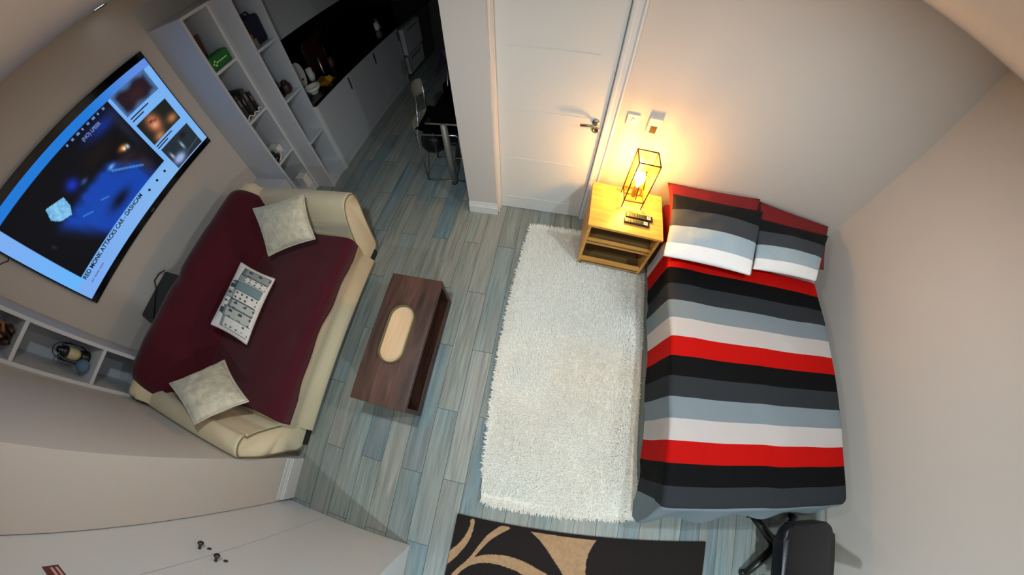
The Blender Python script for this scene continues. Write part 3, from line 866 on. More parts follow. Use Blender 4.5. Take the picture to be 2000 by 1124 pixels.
# ------------------------------------------------------------------ rugs
# white shag rug
rg = thing('shag_rug', 'white shaggy rug on the floor between coffee table and bed', 'rug', (0.36, 0.64, 0))
RO = catmull([(-0.115, 1.775), (0.4, 1.79), (0.86, 1.79), (0.905, 1.70), (0.895, 1.0), (0.885, 0.4), (0.905, -0.10), (0.97, -0.44), (0.90, -0.475), (0.5, -0.495), (0.1, -0.505), (-0.10, -0.495), (-0.135, -0.44), (-0.17, -0.1), (-0.205, 0.4), (-0.212, 0.9), (-0.195, 1.3), (-0.165, 1.70)], 6)
bm = B(); prism(bm, [(x - 0.36, y - 0.64) for x, y in RO], 2, 0.001, 0.014); obj('backing', bm, M['rug'], rg)
bm = B()
verts, faces = [], []
rr = random.Random(11)
cnt = 0


def hum(x, y):    # the rug is rucked up along its bed-side edge
    return 0.022 * math.exp(-((x - (0.76 + 0.03 * math.sin(y * 2.2))) / 0.045) ** 2) * smoothstep(-0.4, 0.0, y) * smoothstep(1.5, 1.2, y)


while cnt < 52000:
    x = rr.uniform(-0.22, 0.98); y = rr.uniform(-0.51, 1.80)
    if not in_poly(x, y, RO): continue
    cnt += 1
    L_b = rr.uniform(0.020, 0.040) * (0.55 if x > 0.86 else 1.0)
    flow = 6.28 * vnoise(x * 2.3, y * 2.3, 4) + rr.uniform(-0.9, 0.9)
    if x < -0.15: flow = PI + rr.uniform(-0.5, 0.5)
    if y < -0.45: flow = -PI / 2 + rr.uniform(-0.6, 0.6)
    if y > 1.75: flow = PI / 2 + rr.uniform(-0.6, 0.6)
    lean = rr.uniform(0.55, 1.15)
    dx, dy = math.cos(flow) * math.sin(lean), math.sin(flow) * math.sin(lean); dz = math.cos(lean)
    w = rr.uniform(0.0018, 0.0034)
    px_, py_ = -math.sin(flow) * w, math.cos(flow) * w
    b0 = Vector((x - 0.36, y - 0.64, 0.012 + hum(x, y)))
    m1 = b0 + Vector((dx * 0.5, dy * 0.5, dz * 0.62)) * L_b
    t1 = b0 + Vector((dx, dy, dz * 0.85)) * L_b
    k = len(verts)
    verts += [b0 + Vector((px_, py_, 0)), b0 - Vector((px_, py_, 0)), m1 + Vector((px_, py_, 0)) * 0.8, m1 - Vector((px_, py_, 0)) * 0.8, t1]
    faces += [(k, k + 1, k + 3, k + 2), (k + 2, k + 3, k + 4)]
bm.free()
me = bpy.data.meshes.new('pile'); me.from_pydata([tuple(v) for v in verts], [], faces); me.materials.append(M['pile'])
pl = bpy.data.objects.new('pile', me); COL.objects.link(pl); pl.parent = rg; pl['kind'] = 'stuff'

# brown patterned rug
RA = [(-0.167, -0.629), (-0.143, -0.623), (-0.14, -0.678), (-0.144, -0.74), (-0.162, -0.8), (-0.194, -0.865), (-0.232, -0.926), (-0.27, -0.97), (-0.27, -0.917), (-0.259, -0.865), (-0.223, -0.82), (-0.19, -0.761), (-0.171, -0.706), (-0.165, -0.664)]
RB = [(0.041, -0.628), (0.1, -0.631), (0.054, -0.673), (0.004, -0.718), (-0.039, -0.773), (-0.072, -0.831), (-0.092, -0.871), (-0.04, -0.846), (0.025, -0.83), (0.102, -0.823), (0.181, -0.83), (0.263, -0.851), (0.326, -0.877), (0.399, -0.907), (0.47, -0.97), (0.52, -1.06), (0.545, -1.2),
      (0.49, -1.2), (0.45, -1.08), (0.38, -0.99), (0.30, -0.945), (0.239, -0.932), (0.196, -0.914), (0.116, -0.898), (0.037, -0.891), (-0.039, -0.902), (-0.102, -0.93), (-0.144, -0.966), (-0.183, -1.022), (-0.23, -1.12), (-0.26, -1.2), (-0.27, -1.10), (-0.225, -1.033), (-0.192, -0.977), (-0.145, -0.914), (-0.112, -0.855), (-0.081, -0.787), (-0.045, -0.718), (-0.005, -0.669)]
RC = [(0.238, -0.632), (0.685, -0.634), (0.662, -0.679), (0.645, -0.731), (0.638, -0.782), (0.642, -0.832), (0.647, -0.877), (0.67, -0.96), (0.71, -1.05), (0.60, -1.1), (0.55, -1.0), (0.499, -0.893), (0.467, -0.852), (0.419, -0.798), (0.364, -0.735), (0.305, -0.679)]
RA, RB, RC = catmull(RA, 3), catmull(RB, 3), RC


def rug_pt(u, v): return (-0.262 + u * 1.765, -1.75 + v * (1.75 - 0.615), 0.012)


bm = B(); NUr, NVr = 350, 220
def rug_v(v): return 1 - (1 - v) ** 1.0
grid(bm, NUr, NVr, lambda u, v: (-0.262 + u * 1.765, -0.612 - (1 - v) ** 1.6 * 1.14, 0.013 + 0.0012 * math.sin(u * 900) * math.sin(v * 700)))
rc = []
for i in range(NUr + 1):
    for j in range(NVr + 1):
        x = -0.262 + i / NUr * 1.765; y = -0.612 - (1 - j / NVr) ** 1.6 * 1.14
        k = vnoise(x * 60, y * 60, 1) * 0.25 + 0.85
        hit = (x < 0.72) and ((y > -0.98 and x < -0.13 and in_poly(x, y, RA)) or (y > -1.2 and in_poly(x, y, RB)) or (y > -1.1 and x > 0.2 and in_poly(x, y, RC)))
        c = (168, 134, 100) if hit else (20, 9, 8)
        rc.append(tuple(q * k for q in lin(c)))
br = obj('patterned_rug', bm, attr_mat('brown_and_beige_pile', 0.95, bump=0.5), None, True)
paint(br, lambda i: rc[i])
tag(br, 'dark brown rug with beige swirls on the floor at the bed foot', 'rug')
bm = B(); box(bm, -0.262, 1.503, -1.752, -0.612, 0.001, 0.0115, 0.003); obj('backing', bm, mat('rug_backing_brown', (26, 16, 14), 0.9), br)

# ------------------------------------------------------------------ bed
bed = thing('bed', 'double divan bed along the right wall under a striped duvet', 'bed', (1.63, 0.85, 0))
def bo(b_): bmesh.ops.translate(b_, verts=b_.verts, vec=(-1.63, -0.85, 0)); return b_
bm = B(); box(bm, 0.945, 2.28, -0.20, 1.90, 0.06, 0.26, 0.01); obj('divan_base', bo(bm), mat('grey_divan_cloth', (96, 98, 96), 0.9), bed)
bm = B(); box(bm, 0.94, 2.285, -0.21, 1.91, 0.262, 0.462, 0.05, 4); obj('mattress', bo(bm), M['sheet'], bed, True)
for fx, fy in ((1.0, -0.1), (2.2, -0.1), (1.0, 1.8), (2.2, 1.8)):
    bm = B(); box(bm, fx - 0.03, fx + 0.03, fy - 0.03, fy + 0.03, 0, 0.06, 0.004); obj('foot', bo(bm), M['black'], bed)

DX0, DX1, DY0, DY1, DZ = 0.935, 2.285, -0.255, 1.47, 0.500
RBK, RWH, RLG, RDG, RRD = (14, 15, 19), (242, 239, 237), (164, 180, 190), (64, 68, 74), (236, 16, 8)
P_ = 0.1287
duvet_m = stripe_mat('striped_duvet_cloth', [(0.6, RLG)] + [(P_, RDG), (P_, RBK), (P_, RRD), (P_, RWH), (P_, RLG)] * 3)
RAD = 0.07


def duvet_pt(u, v):
    # flat cloth coordinates
    s = -0.44 + u * (DX1 - DX0 + 0.44 + 0.36)      # 0 .. width = on top of the bed
    W = DX1 - DX0
    drop_foot = 0.02 * vnoise(u * 14, 0.5, 31) + 0.40 - 0.17 * smoothstep(0.12, 0.6, u)
    t_ = -drop_foot + v * (DY1 - DY0 + drop_foot)
    ex = -s if s < 0 else (s - W if s > W else 0.0); sx = -1 if s < 0 else 1
    ey = -t_ if t_ < 0 else 0.0
    x = DX0 + min(max(s, 0), W); y = DY0 + max(t_, 0)
    d = math.hypot(ex, ey); z = DZ
    if d > 0:
        nx, ny = sx * ex / d, -ey / d
        arc = RAD * PI / 2
        if d < arc:
            a = d / RAD; out = RAD * math.sin(a); dn = RAD * (1 - math.cos(a))
        else:
            out = RAD + (d - arc) * 0.08; dn = RAD + (d - arc)
            if ny < -0.3: out += (d - arc) * 0.34 * (-ny)
        fold = (0.012 if ex > ey else 0.022) * math.sin((x if ey > ex else y) * 15 + 2.0 * vnoise(x * 3, y * 3, 6)) * smoothstep(0.05, 0.3, d)
        if sx < 0 and ex > 0 and ny > -0.3: out = min(out, 0.03 + 0.25 * RAD) if out > 0.03 + 0.25 * RAD else out
        x += nx * (out + fold); y += ny * (out + fold); z -= dn
        x = max(x, DX0 - 0.042 + 0.006 * math.sin(y * 11))
    # gentle puffiness and a slack wave across the top
    top = smoothstep(0.12, 0.0, d)
    z += top * (0.010 * vnoise(x * 2.6, y * 3.2, 12) + 0.010 * vnoise(x * 5.5 + y * 3, y * 4, 13) - 0.006)
    z += top * 0.010 * math.exp(-((x - 1.05) / 0.10) ** 2)
    z = max(z, 0.035 + 0.01 * vnoise(x * 8, y * 8))
    if v > 0.97 and top > 0.5: z -= 0.010 * (v - 0.97) / 0.03
    return (x, y, z)


def duvet_uv(u, v):
    drop_foot = 0.40 - 0.17 * smoothstep(0.12, 0.6, u)
    t_ = -drop_foot + v * (DY1 - DY0 + drop_foot)
    return (u, (DY0 + t_) + 0.296 + 0.6 + 0.006 * vnoise(u * 9, v * 3, 8))


bm = B(); grid(bm, 120, 130, duvet_pt, duvet_uv)
bmesh.ops.solidify(bm, geom=bm.faces[:], thickness=-0.014)
du = obj('duvet', bm, duvet_m, None, True)
tag(du, 'duvet with red, black, grey and white stripes spread over the bed', 'duvet')

# pillows: two deep red ones against the wall, two striped ones on top
redA = [(0.885, 1.32, 0.530), (1.56, 1.30, 0.530), (1.70, 1.925, 0.730), (0.885, 1.93, 0.665)]
redB = [(1.64, 1.50, 0.545), (2.42, 1.50, 0.545), (2.545, 1.925, 0.655), (1.715, 1.93, 0.70)]
q = obj('pillow', pillow_mesh([(x, y, z) for x, y, z in redA], 0.075, seed=2, wr=0.012, pinch=0.04), M['redcloth'], None, True)
tag(q, 'deep red pillow against the wall beside the nightstand', 'pillow', 'deep red pillows against the wall')
q = obj('pillow', pillow_mesh(redB, 0.08, seed=21, wr=0.012, pinch=0.04), M['redcloth'], None, True)
tag(q, 'deep red pillow against the wall in the far bed corner', 'pillow', 'deep red pillows against the wall')
sp_m = stripe_mat('striped_pillow_cloth', [(0.20, RWH), (0.26, RLG), (0.27, RDG), (0.27, RBK)])
strA = [(0.815, 1.255, 0.60), (1.525, 1.235, 0.60), (1.70, 1.80, 0.715), (0.905, 1.785, 0.69)]
strB = [(1.575, 1.315, 0.58), (2.235, 1.335, 0.58), (2.475, 1.795, 0.665), (1.66, 1.76, 0.67)]
q = obj('striped_pillow', pillow_mesh(strA, 0.115, n=40, seed=4, wr=0.010, pinch=0.03), sp_m, None, True)
tag(q, 'black, grey and white striped pillow on the bed beside the nightstand', 'pillow', 'striped pillows on the bed')
q = obj('striped_pillow', pillow_mesh(strB, 0.105, n=40, seed=14, wr=0.008, pinch=0.03), sp_m, None, True)
tag(q, 'black, grey and white striped pillow on the bed beside the right wall', 'pillow', 'striped pillows on the bed')

# ------------------------------------------------------------------ nightstand
ns = thing('nightstand', 'light beech open nightstand on castors beside the bed', 'nightstand', (0.57, 1.645, 0.014), math.radians(-2.6))
hw, hd = 0.272, 0.215
bm = B(); box(bm, -hw - 0.008, hw + 0.008, -hd - 0.012, hd + 0.004, 0.538, 0.560, 0.002); obj('top_board', bm, M['beech'], ns)
bm = B(); box(bm, -hw, -hw + 0.022, -hd, hd, 0.045, 0.538, 0.0015); obj('side_panel', bm, M['beech'], ns)
bm = B(); box(bm, hw - 0.022, hw, -hd, hd, 0.045, 0.538, 0.0015); obj('side_panel', bm, M['beech'], ns)
bm = B(); box(bm, -hw + 0.022, hw - 0.022, hd - 0.012, hd, 0.045, 0.538); obj('back_panel', bm, M['beechshade'], ns)
bm = B(); box(bm, -hw + 0.022, hw - 0.022, -hd, hd - 0.012, 0.345, 0.367, 0.0015); obj('shelf_board', bm, M['beechshade'], ns)
bm = B(); box(bm, -hw + 0.022, hw - 0.022, -hd, hd - 0.012, 0.060, 0.082, 0.0015); obj('bottom_board', bm, M['beechshade'], ns)
bm = B(); box(bm, -hw + 0.022, hw - 0.022, -hd, -hd + 0.018, 0.325, 0.385, 0.0015); obj('front_rail', bm, M['beech'], ns)
bm = B(); box(bm, -hw + 0.022, hw - 0.022, -hd, -hd + 0.018, 0.050, 0.125, 0.0015); obj('front_rail', bm, M['beech'], ns)
for sx in (-1, 1):
    for sy in (-1, 1):
        bm = B(); cx, cy = sx * (hw - 0.03), sy * (hd - 0.03)
        tube(bm, [(cx, cy - 0.012, 0.022), (cx, cy + 0.012, 0.022)], 0.022, 14); box(bm, cx - 0.012, cx + 0.012, cy - 0.016, cy + 0.016, 0.025, 0.046, 0.003)
        obj('castor', bm, M['black'], ns, False)

# table lamp
LX, LY, LZ = 0.598, 1.736, 0.574
lp = thing('table_lamp', 'lit wire cage table lamp with gold leaf panels on the nightstand', 'lamp', (LX, LY, LZ))
h2 = 0.074
def bar(name, p, q, r=0.0052):
    bm = B(); tube(bm, [p, q], r, 6); obj(name, bm, M['gunmetal'], lp)
for sx in (-1, 1):
    for sy in (-1, 1): bar('upright', (sx * h2, sy * h2, 0.0), (sx * h2, sy * h2, 0.432))
for z in (0.070, 0.430):
    bm = B()
    for a, b_ in (((-h2, -h2), (h2, -h2)), ((h2, -h2), (h2, h2)), ((h2, h2), (-h2, h2)), ((-h2, h2), (-h2, -h2))):
        tube(bm, [(a[0], a[1], z), (b_[0], b_[1], z)], 0.0052, 6)
    obj('frame_ring', bm, M['gunmetal'], lp)
bar('crossbar', (-h2, 0, 0.070), (h2, 0, 0.070))
bm = B(); lathe(bm, [(0.0, 0.055), (0.016, 0.055), (0.020, 0.075), (0.020, 0.150), (0.016, 0.165), (0.0, 0.165)], 20); obj('lamp_holder', bm, M['gunmetal'], lp, True)
bm = B(); lathe(bm, [(0.0, 0.160), (0.013, 0.162), (0.015, 0.185), (0.026, 0.202), (0.034, 0.225), (0.036, 0.245), (0.033, 0.264), (0.022, 0.280), (0.010, 0.287), (0.0, 0.288)], 22); obj('bulb', bm, M['bulb'], lp, True)


def frond(cx, cz, length, n, ang):
    """flat pressed metal palm leaf in a face plane, as (a, z) quads"""
    q = []
    ca, sa = math.cos(ang), math.sin(ang)
    def R_(a, b_): return (cx + a * ca - b_ * sa, cz + a * sa + b_ * ca)
    def strip(p0, p1, w0, w1):
        dx, dz = p1[0] - p0[0], p1[1] - p0[1]; l = math.hypot(dx, dz); nx, nz = -dz / l, dx / l
        q.append([(p0[0] + nx * w0, p0[1] + nz * w0), (p0[0] - nx * w0, p0[1] - nz * w0), (p1[0] - nx * w1, p1[1] - nz * w1), (p1[0] + nx * w1, p1[1] + nz * w1)])
    strip(R_(0, 0), R_(0, length), 0.0034, 0.0024)
    for i in range(n):
        t_ = (i + 1) / (n + 1); l = 0.052 * math.sin(PI * (0.25 + 0.72 * t_)) + 0.006
        for s in (-1, 1):
            strip(R_(0, length * t_), R_(s * l * 0.86, length * t_ + l * 0.5), 0.0014, 0.0005)
    return q


for face in range(4):
    bm = B()
    quads = []
    for (fx, fz, l, nn, an) in ((0.004, 0.090, 0.20, 11, 0.10), (-0.014, 0.24, 0.17, 9, -0.12), (0.03, 0.20, 0.20, 9, 0.20)):
        quads += frond(fx, fz, l, nn, an)
    for q4 in quads:
        vs = []
        for (a, z) in q4:
            a = max(-h2, min(h2, a)); z = max(0.072, min(0.428, z))
            p = {0: (a, -h2, z), 1: (h2, a, z), 2: (-a, h2, z), 3: (-h2, -a, z)}[face]
            vs.append(bm.verts.new(p))
        try: bm.faces.new(vs)
        except ValueError: pass
    for f in bm.faces[:]:
        if f.calc_area() < 1e-9: bm.faces.remove(f)
    bmesh.ops.solidify(bm, geom=bm.faces[:], thickness=0.0006)
    pane = obj('leaf_panel', bm, M['leafshade'], lp)
    bm = B(); e_ = h2 - 0.004
    if face in (0, 2): sg = -1 if face == 0 else 1; box(bm, -e_, e_, sg * (h2 - 0.003) - 0.0004, sg * (h2 - 0.003) + 0.0004, 0.074, 0.426)
    else: sg = 1 if face == 1 else -1; box(bm, sg * (h2 - 0.003) - 0.0004, sg * (h2 - 0.003) + 0.0004, -e_, e_, 0.074, 0.426)
    obj('amber_film', bm, M['amber'], pane)
    
# remote controls
for i, (rx, ry, L_, w_, rz, lab) in enumerate(((0.658, 1.578, 0.205, 0.046, -0.04, 'black remote control on the nightstand, nearer the lamp'), (0.638, 1.522, 0.19, 0.044, -0.05, 'black remote control on the nightstand, nearer its front edge'))):
    t = thing('remote_control', lab, 'remote control', (rx, ry, 0.574), rz, group='remote controls on the nightstand')
    bm = B(); box(bm, -L_ / 2, L_ / 2, -w_ / 2, w_ / 2, 0, 0.018, 0.005, 2); obj('case', bm, M['black'], t, False)
    for bx in range(7):
        for by in range(3):
            bm = B(); box(bm, -L_ / 2 + 0.02 + bx * 0.018, -L_ / 2 + 0.03 + bx * 0.018, -0.015 + by * 0.011, -0.008 + by * 0.011, 0.0175, 0.0205, 0.001)
            obj('button', bm, M['darksteel'] if (bx + by) % 3 else M['green'], t)
    bm = B(); box(bm, L_ / 2 - 0.045, L_ / 2 - 0.018, -0.014, 0.014, 0.0178, 0.0192, 0.0005); obj('sticker', bm, M['plasticwhite'], t)
    bm = B(); box(bm, L_ / 2 - 0.038, L_ / 2 - 0.032, -0.010, 0.010, 0.0190, 0.0196); box(bm, L_ / 2 - 0.028, L_ / 2 - 0.024, -0.008, 0.010, 0.0190, 0.0196); obj('sticker_print', bm, M['signred'], t)

# wall switch and thermostat
t = thing('light_switch', 'white light switch plate on the wall nearest the door frame', 'switch', (0.462, YH, 1.122))
bm = B(); box(bm, -0.043, 0.043, -0.012, 0.0, -0.043, 0.043, 0.004); obj('plate', bm, M['plasticwhite'], t)
bm = B(); box(bm, -0.009, 0.009, -0.018, -0.011, -0.016, 0.016, 0.003); obj('rocker', bm, M['plasticwhite'], t)
t = thing('thermostat', 'white thermostat with a brown display on the wall above the lamp', 'thermostat', (0.612, YH, 1.115))
bm = B(); box(bm, -0.045, 0.045, -0.030, 0.0, -0.062, 0.062, 0.006); obj('housing', bm, M['plasticwhite'], t)
bm = B(); box(bm, -0.024, 0.022, -0.0325, -0.028, -0.052, 0.004, 0.002); obj('display', bm, M['keypad'], t)

# ------------------------------------------------------------------ wardrobe
WY = -0.905
wd = thing('wardrobe', 'white built-in wardrobe with two doors at the lower left', 'wardrobe', (-1.03, WY, 0))
def wo(b_): bmesh.ops.translate(b_, verts=b_.verts, vec=(1.03, -WY, 0)); return b_
bm = B(); box(bm, -2.30, -0.56, -1.55, WY - 0.022, 0.0, 2.365, 0.002); obj('carcass', wo(bm), M['ward'], wd)
bm = B(); box(bm, -1.655, -1.1745, WY - 0.020, WY, 0.010, 2.36, 0.0015); dA = obj('door', wo(bm), M['ward'], wd)
bm = B(); box(bm, -1.1705, -0.548, WY - 0.020, WY, 0.010, 2.36, 0.0015); dB = obj('door', wo(bm), M['ward'], wd)
bm = B(); box(bm, -0.560, -0.538, -1.55, WY - 0.004, 0.0, 2.365, 0.002); obj('side_panel', wo(bm), M['ward'], wd)
for (kx, kz, dd) in ((-1.240, 1.045, dA), (-1.122, 1.055, dB)):
    bm = B(); lathe(bm, [(0.0, 0), (0.0075, 0), (0.0065, 0.012), (0.009, 0.018), (0.0145, 0.024), (0.0145, 0.030), (0.010, 0.034), (0.0, 0.035)], 18)
    bmesh.ops.rotate(bm, verts=bm.verts, cent=(0, 0, 0), matrix=Matrix.Rotation(-PI / 2, 3, 'X'))
    bmesh.ops.translate(bm, verts=bm.verts, vec=(kx, WY, kz)); obj('knob', wo(bm), M['darksteel'], dd, True)
    bm = B(); lathe(bm, [(0.0, 0), (0.011, 0), (0.010, 0.003), (0.004, 0.004), (0.0, 0.0035)], 18)
    bmesh.ops.rotate(bm, verts=bm.verts, cent=(0, 0, 0), matrix=Matrix.Rotation(-PI / 2, 3, 'X'))
    bmesh.ops.translate(bm, verts=bm.verts, vec=(kx + 0.022, WY, kz - 0.038)); obj('lock', wo(bm), M['darksteel'], dd, True)
t = thing('sticker_sign', 'small maroon sign with pale bars stuck on the wardrobe door', 'sign', (-1.315, WY, 1.61))
bm = B(); box(bm, 0.0, 0.125, 0.0, 0.002, 0.0, 0.055, 0.0005); obj('backing', bm, M['signred'], t)
bm = B(); box(bm, 0.012, 0.112, 0.0015, 0.003, 0.008, 0.016); box(bm, 0.012, 0.112, 0.0015, 0.003, 0.024, 0.033); obj('printed_bars', bm, M['signpale'], t)

# ------------------------------------------------------------------ desk chair by the bed foot
dc = thing('desk_chair', 'black leather desk chair on a star base at the bed foot', 'chair', (2.06, -0.64, 0))
for k, a in enumerate((132, 222, 312, 42)):
    ra = math.radians(a); bm = B()
    tube(bm, [(0.02 * math.cos(ra), 0.02 * math.sin(ra), 0.105), (0.16 * math.cos(ra), 0.16 * math.sin(ra), 0.080), (0.30 * math.cos(ra), 0.30 * math.sin(ra), 0.055)], [0.036, 0.031, 0.026], 10)
    obj('leg', bm, M['black'], dc, True)
    bm = B(); cx, cy = 0.30 * math.cos(ra), 0.30 * math.sin(ra)
    tube(bm, [(cx - 0.018, cy, 0.024), (cx + 0.018, cy, 0.024)], 0.024, 14); obj('castor', bm, M['black'], dc, True)
bm = B(); lathe(bm, [(0.0, 0.07), (0.045, 0.07), (0.042, 0.13), (0.026, 0.15), (0.024, 0.34), (0.0, 0.34)], 20); obj('column', bm, M['black'], dc, True)
rp = [(-0.245 + r_x, -0.27 + r_y) for r_x, r_y in [(0.48 * (0.5 + 0.5 * math.copysign(abs(math.cos(a)) ** 0.42, math.cos(a))), 0.495 * (0.5 + 0.5 * math.copysign(abs(math.sin(a)) ** 0.42, math.sin(a)))) for a in [2 * PI * k / 40 for k in range(40)]]]
bm = B(); prism(bm, rp, 2, 0.335, 0.430, 0.035, 4); obj('seat', bm, M['leather'], dc, True)
bm = B(); box(bm, -0.22, 0.22, -0.36, -0.30, 0.50, 0.86, 0.03, 4); obj('backrest', bm, M['leather'], dc, True)
bm = B(); tube(bm, [(0, -0.10, 0.35), (0, -0.32, 0.36), (0, -0.355, 0.52)], 0.022, 10); obj('back_bracket', bm, M['black'], dc, True)

# ------------------------------------------------------------------ things on the shelves
SX = -2.628
t = thing('first_aid_pouch', 'green first aid pouch on the top shelf beside the television', 'pouch', (-2.70, 1.855, 1.585))
bm = B(); box(bm, -0.055, 0.055, -0.110, 0.112, 0.0, 0.115, 0.028, 4); obj('pouch_body', bm, M['green'], t, True)
bm = B(); box(bm, 0.054, 0.0575, -0.082, -0.034, 0.047, 0.063); box(bm, 0.054, 0.0575, -0.066, -0.050, 0.031, 0.079); obj('cross_print', bm, M['greenlight'], t)
bm = B(); box(bm, 0.054, 0.0572, -0.030, 0.07, 0.050, 0.060); obj('text_bar', bm, M['greenlight'], t)
t = thing('leaning_book', 'grey book with a dark edge leaning behind the green pouch', 'book', (-2.86, 1.80, 1.585))
bm = B(); box(bm, -0.10, 0.10, -0.018, 0.018, 0.0, 0.29, 0.003); b1 = obj('cover', bm, M['bookgrey'], t); b1.rotation_euler = (-0.16, 0, 0.25)
bm = B(); box(bm, 0.097, 0.103, -0.022, 0.022, 0.0, 0.295, 0.002); b1 = obj('spine', bm, M['bookred'], t); b1.rotation_euler = (-0.16, 0, 0.25)
for i, (yy, hh, w_, m_, lab) in enumerate(((1.765, 0.20, 0.032, 'black', 'black game case standing leftmost on the second shelf'), (1.802, 0.24, 0.036, 'darkgrey', 'tall dark grey box file left of the middle on the second shelf'), (1.845, 0.22, 0.030, 'black', 'black box file in the middle of the second shelf'), (1.888, 0.25, 0.040, 'darkgrey', 'tall wide dark grey box file right of the middle on the second shelf'), (1.935, 0.19, 0.034, 'black', 'short black box at the kitchen end of the second shelf'))):
    bm = B(); box(bm, -0.11, 0.09, -w_ / 2, w_ / 2, 0, hh, 0.003)
    o = obj('box_file', bm, M[m_]); o.location = (-2.765, yy, 1.09); tag(o, lab, 'box', 'dark boxes on the second shelf of the narrow tower')
    bm = B(); box(bm, 0.089, 0.091, -w_ / 4, w_ / 4, hh * 0.55, hh * 0.8); obj('spine_label', bm, M['bookgrey'], o)
bm = B(); tube(bm, catmull([(-2.66, 1.765, 1.098), (-2.65, 1.80, 1.125), (-2.645, 1.835, 1.10), (-2.65, 1.87, 1.115), (-2.645, 1.905, 1.098), (-2.655, 1.93, 1.12), (-2.66, 1.96, 1.098)], 5, closed=False), 0.006, 8)
tag(obj('charging_cable', bm, M['plasticwhite'], smooth=True), 'tangled white cable in front of the dark boxes', 'cable')
t = thing('headphones', 'black headphones with a pale rim on the third shelf', 'headphones', (-2.72, 1.815, 0.59))
bm = B(); tube(bm, [(0.075 * math.cos(a), 0.06 * math.sin(a), 0.02 + 0.02 * math.sin(a)) for a in [k * PI / 10 for k in range(0, 21)]][:-1], 0.012, 8, closed=True); obj('headband', bm, M['ceramic'], t, True)
bm = B(); lathe(bm, [(0.0, 0.0), (0.045, 0.0), (0.052, 0.03), (0.045, 0.06), (0.0, 0.065)], 20, (0.03, -0.02, 0)); obj('ear_cup', bm, M['black'], t, True)
bm = B(); lathe(bm, [(0.0, 0.0), (0.045, 0.0), (0.052, 0.03), (0.045, 0.06), (0.0, 0.065)], 20, (-0.06, 0.01, 0)); obj('ear_cup', bm, M['black'], t, True)
t = thing('paper_box', 'small white box at the back of the third shelf', 'box', (-2.80, 1.93, 0.59))
bm = B(); box(bm, -0.06, 0.06, -0.035, 0.035, 0, 0.07, 0.004); obj('carton', bm, M['plasticwhite'], t)
bm = B(); box(bm, -0.061, 0.061, -0.036, 0.036, 0.058, 0.072, 0.003); obj('lid', bm, M['plasticwhite'], t)
t = thing('storage_carton', 'white carton in the bottom compartment of the narrow tower', 'box', (-2.70, 1.93, 0.10))
bm = B(); box(bm, -0.055, 0.055, -0.045, 0.045, 0, 0.14, 0.004); obj('carton', bm, M['plasticwhite'], t)
bm = B(); box(bm, -0.056, 0.056, -0.046, 0.046, 0.125, 0.142, 0.003); obj('lid', bm, M['plasticwhite'], t)

t = thing('navy_bag', 'dark navy cloth bag on the top shelf of the deeper tower', 'bag', (-2.56, 2.17, 1.585))
bm = B(); box(bm, -0.10, 0.10, -0.085, 0.090, 0.0, 0.24, 0.05, 5); obj('bag_body', bm, M['navy'], t, True)
bm = B(); tube(bm, [(0.04, -0.05, 0.22), (0.04, -0.03, 0.27), (0.04, 0.03, 0.27), (0.04, 0.05, 0.22)], 0.007, 8); obj('handle', bm, M['navy'], t, True)
t = thing('tan_purse', 'small tan leather purse left of the navy bag', 'purse', (-2.47, 2.062, 1.585))
bm = B(); box(bm, -0.035, 0.035, -0.022, 0.022, 0.0, 0.17, 0.012, 3); obj('purse_body', bm, M['tan'], t, True)
bm = B(); box(bm, -0.037, 0.037, -0.024, 0.024, 0.12, 0.172, 0.008, 3); obj('flap', bm, M['brown'], t, True)
bm = B(); box(bm, -0.003, 0.003, -0.022, 0.022, 0, 0.085, 0.001); o = obj('price_card', bm, M['bookgrey']); o.location = (-2.41, 2.058, 1.585); tag(o, 'small grey card propped at the front edge of the navy bag shelf', 'card')
t = thing('perfume_bottle', 'dark square perfume bottle on the second shelf of the deeper tower', 'bottle', (-2.50, 2.10, 1.095))
bm = B(); box(bm, -0.035, 0.035, -0.025, 0.025, 0, 0.10, 0.008, 3); obj('glass', bm, M['blackgloss'], t)
bm = B(); lathe(bm, [(0.0, 0.098), (0.014, 0.098), (0.014, 0.13), (0.022, 0.135), (0.022, 0.165), (0.0, 0.165)], 16); obj('cap', bm, M['black'], t, True)
t = thing('brown_jar', 'round dark brown jar beside the perfume bottle', 'jar', (-2.49, 2.185, 1.095))
bm = B(); lathe(bm, [(0.0, 0), (0.040, 0), (0.052, 0.03), (0.050, 0.07), (0.035, 0.095), (0.0, 0.095)], 24); obj('jar_body', bm, M['brown'], t, True)
bm = B(); lathe(bm, [(0.0, 0.093), (0.030, 0.093), (0.030, 0.115), (0.008, 0.120), (0.006, 0.13), (0.0, 0.13)], 20); obj('lid', bm, M['darkred'], t, True)

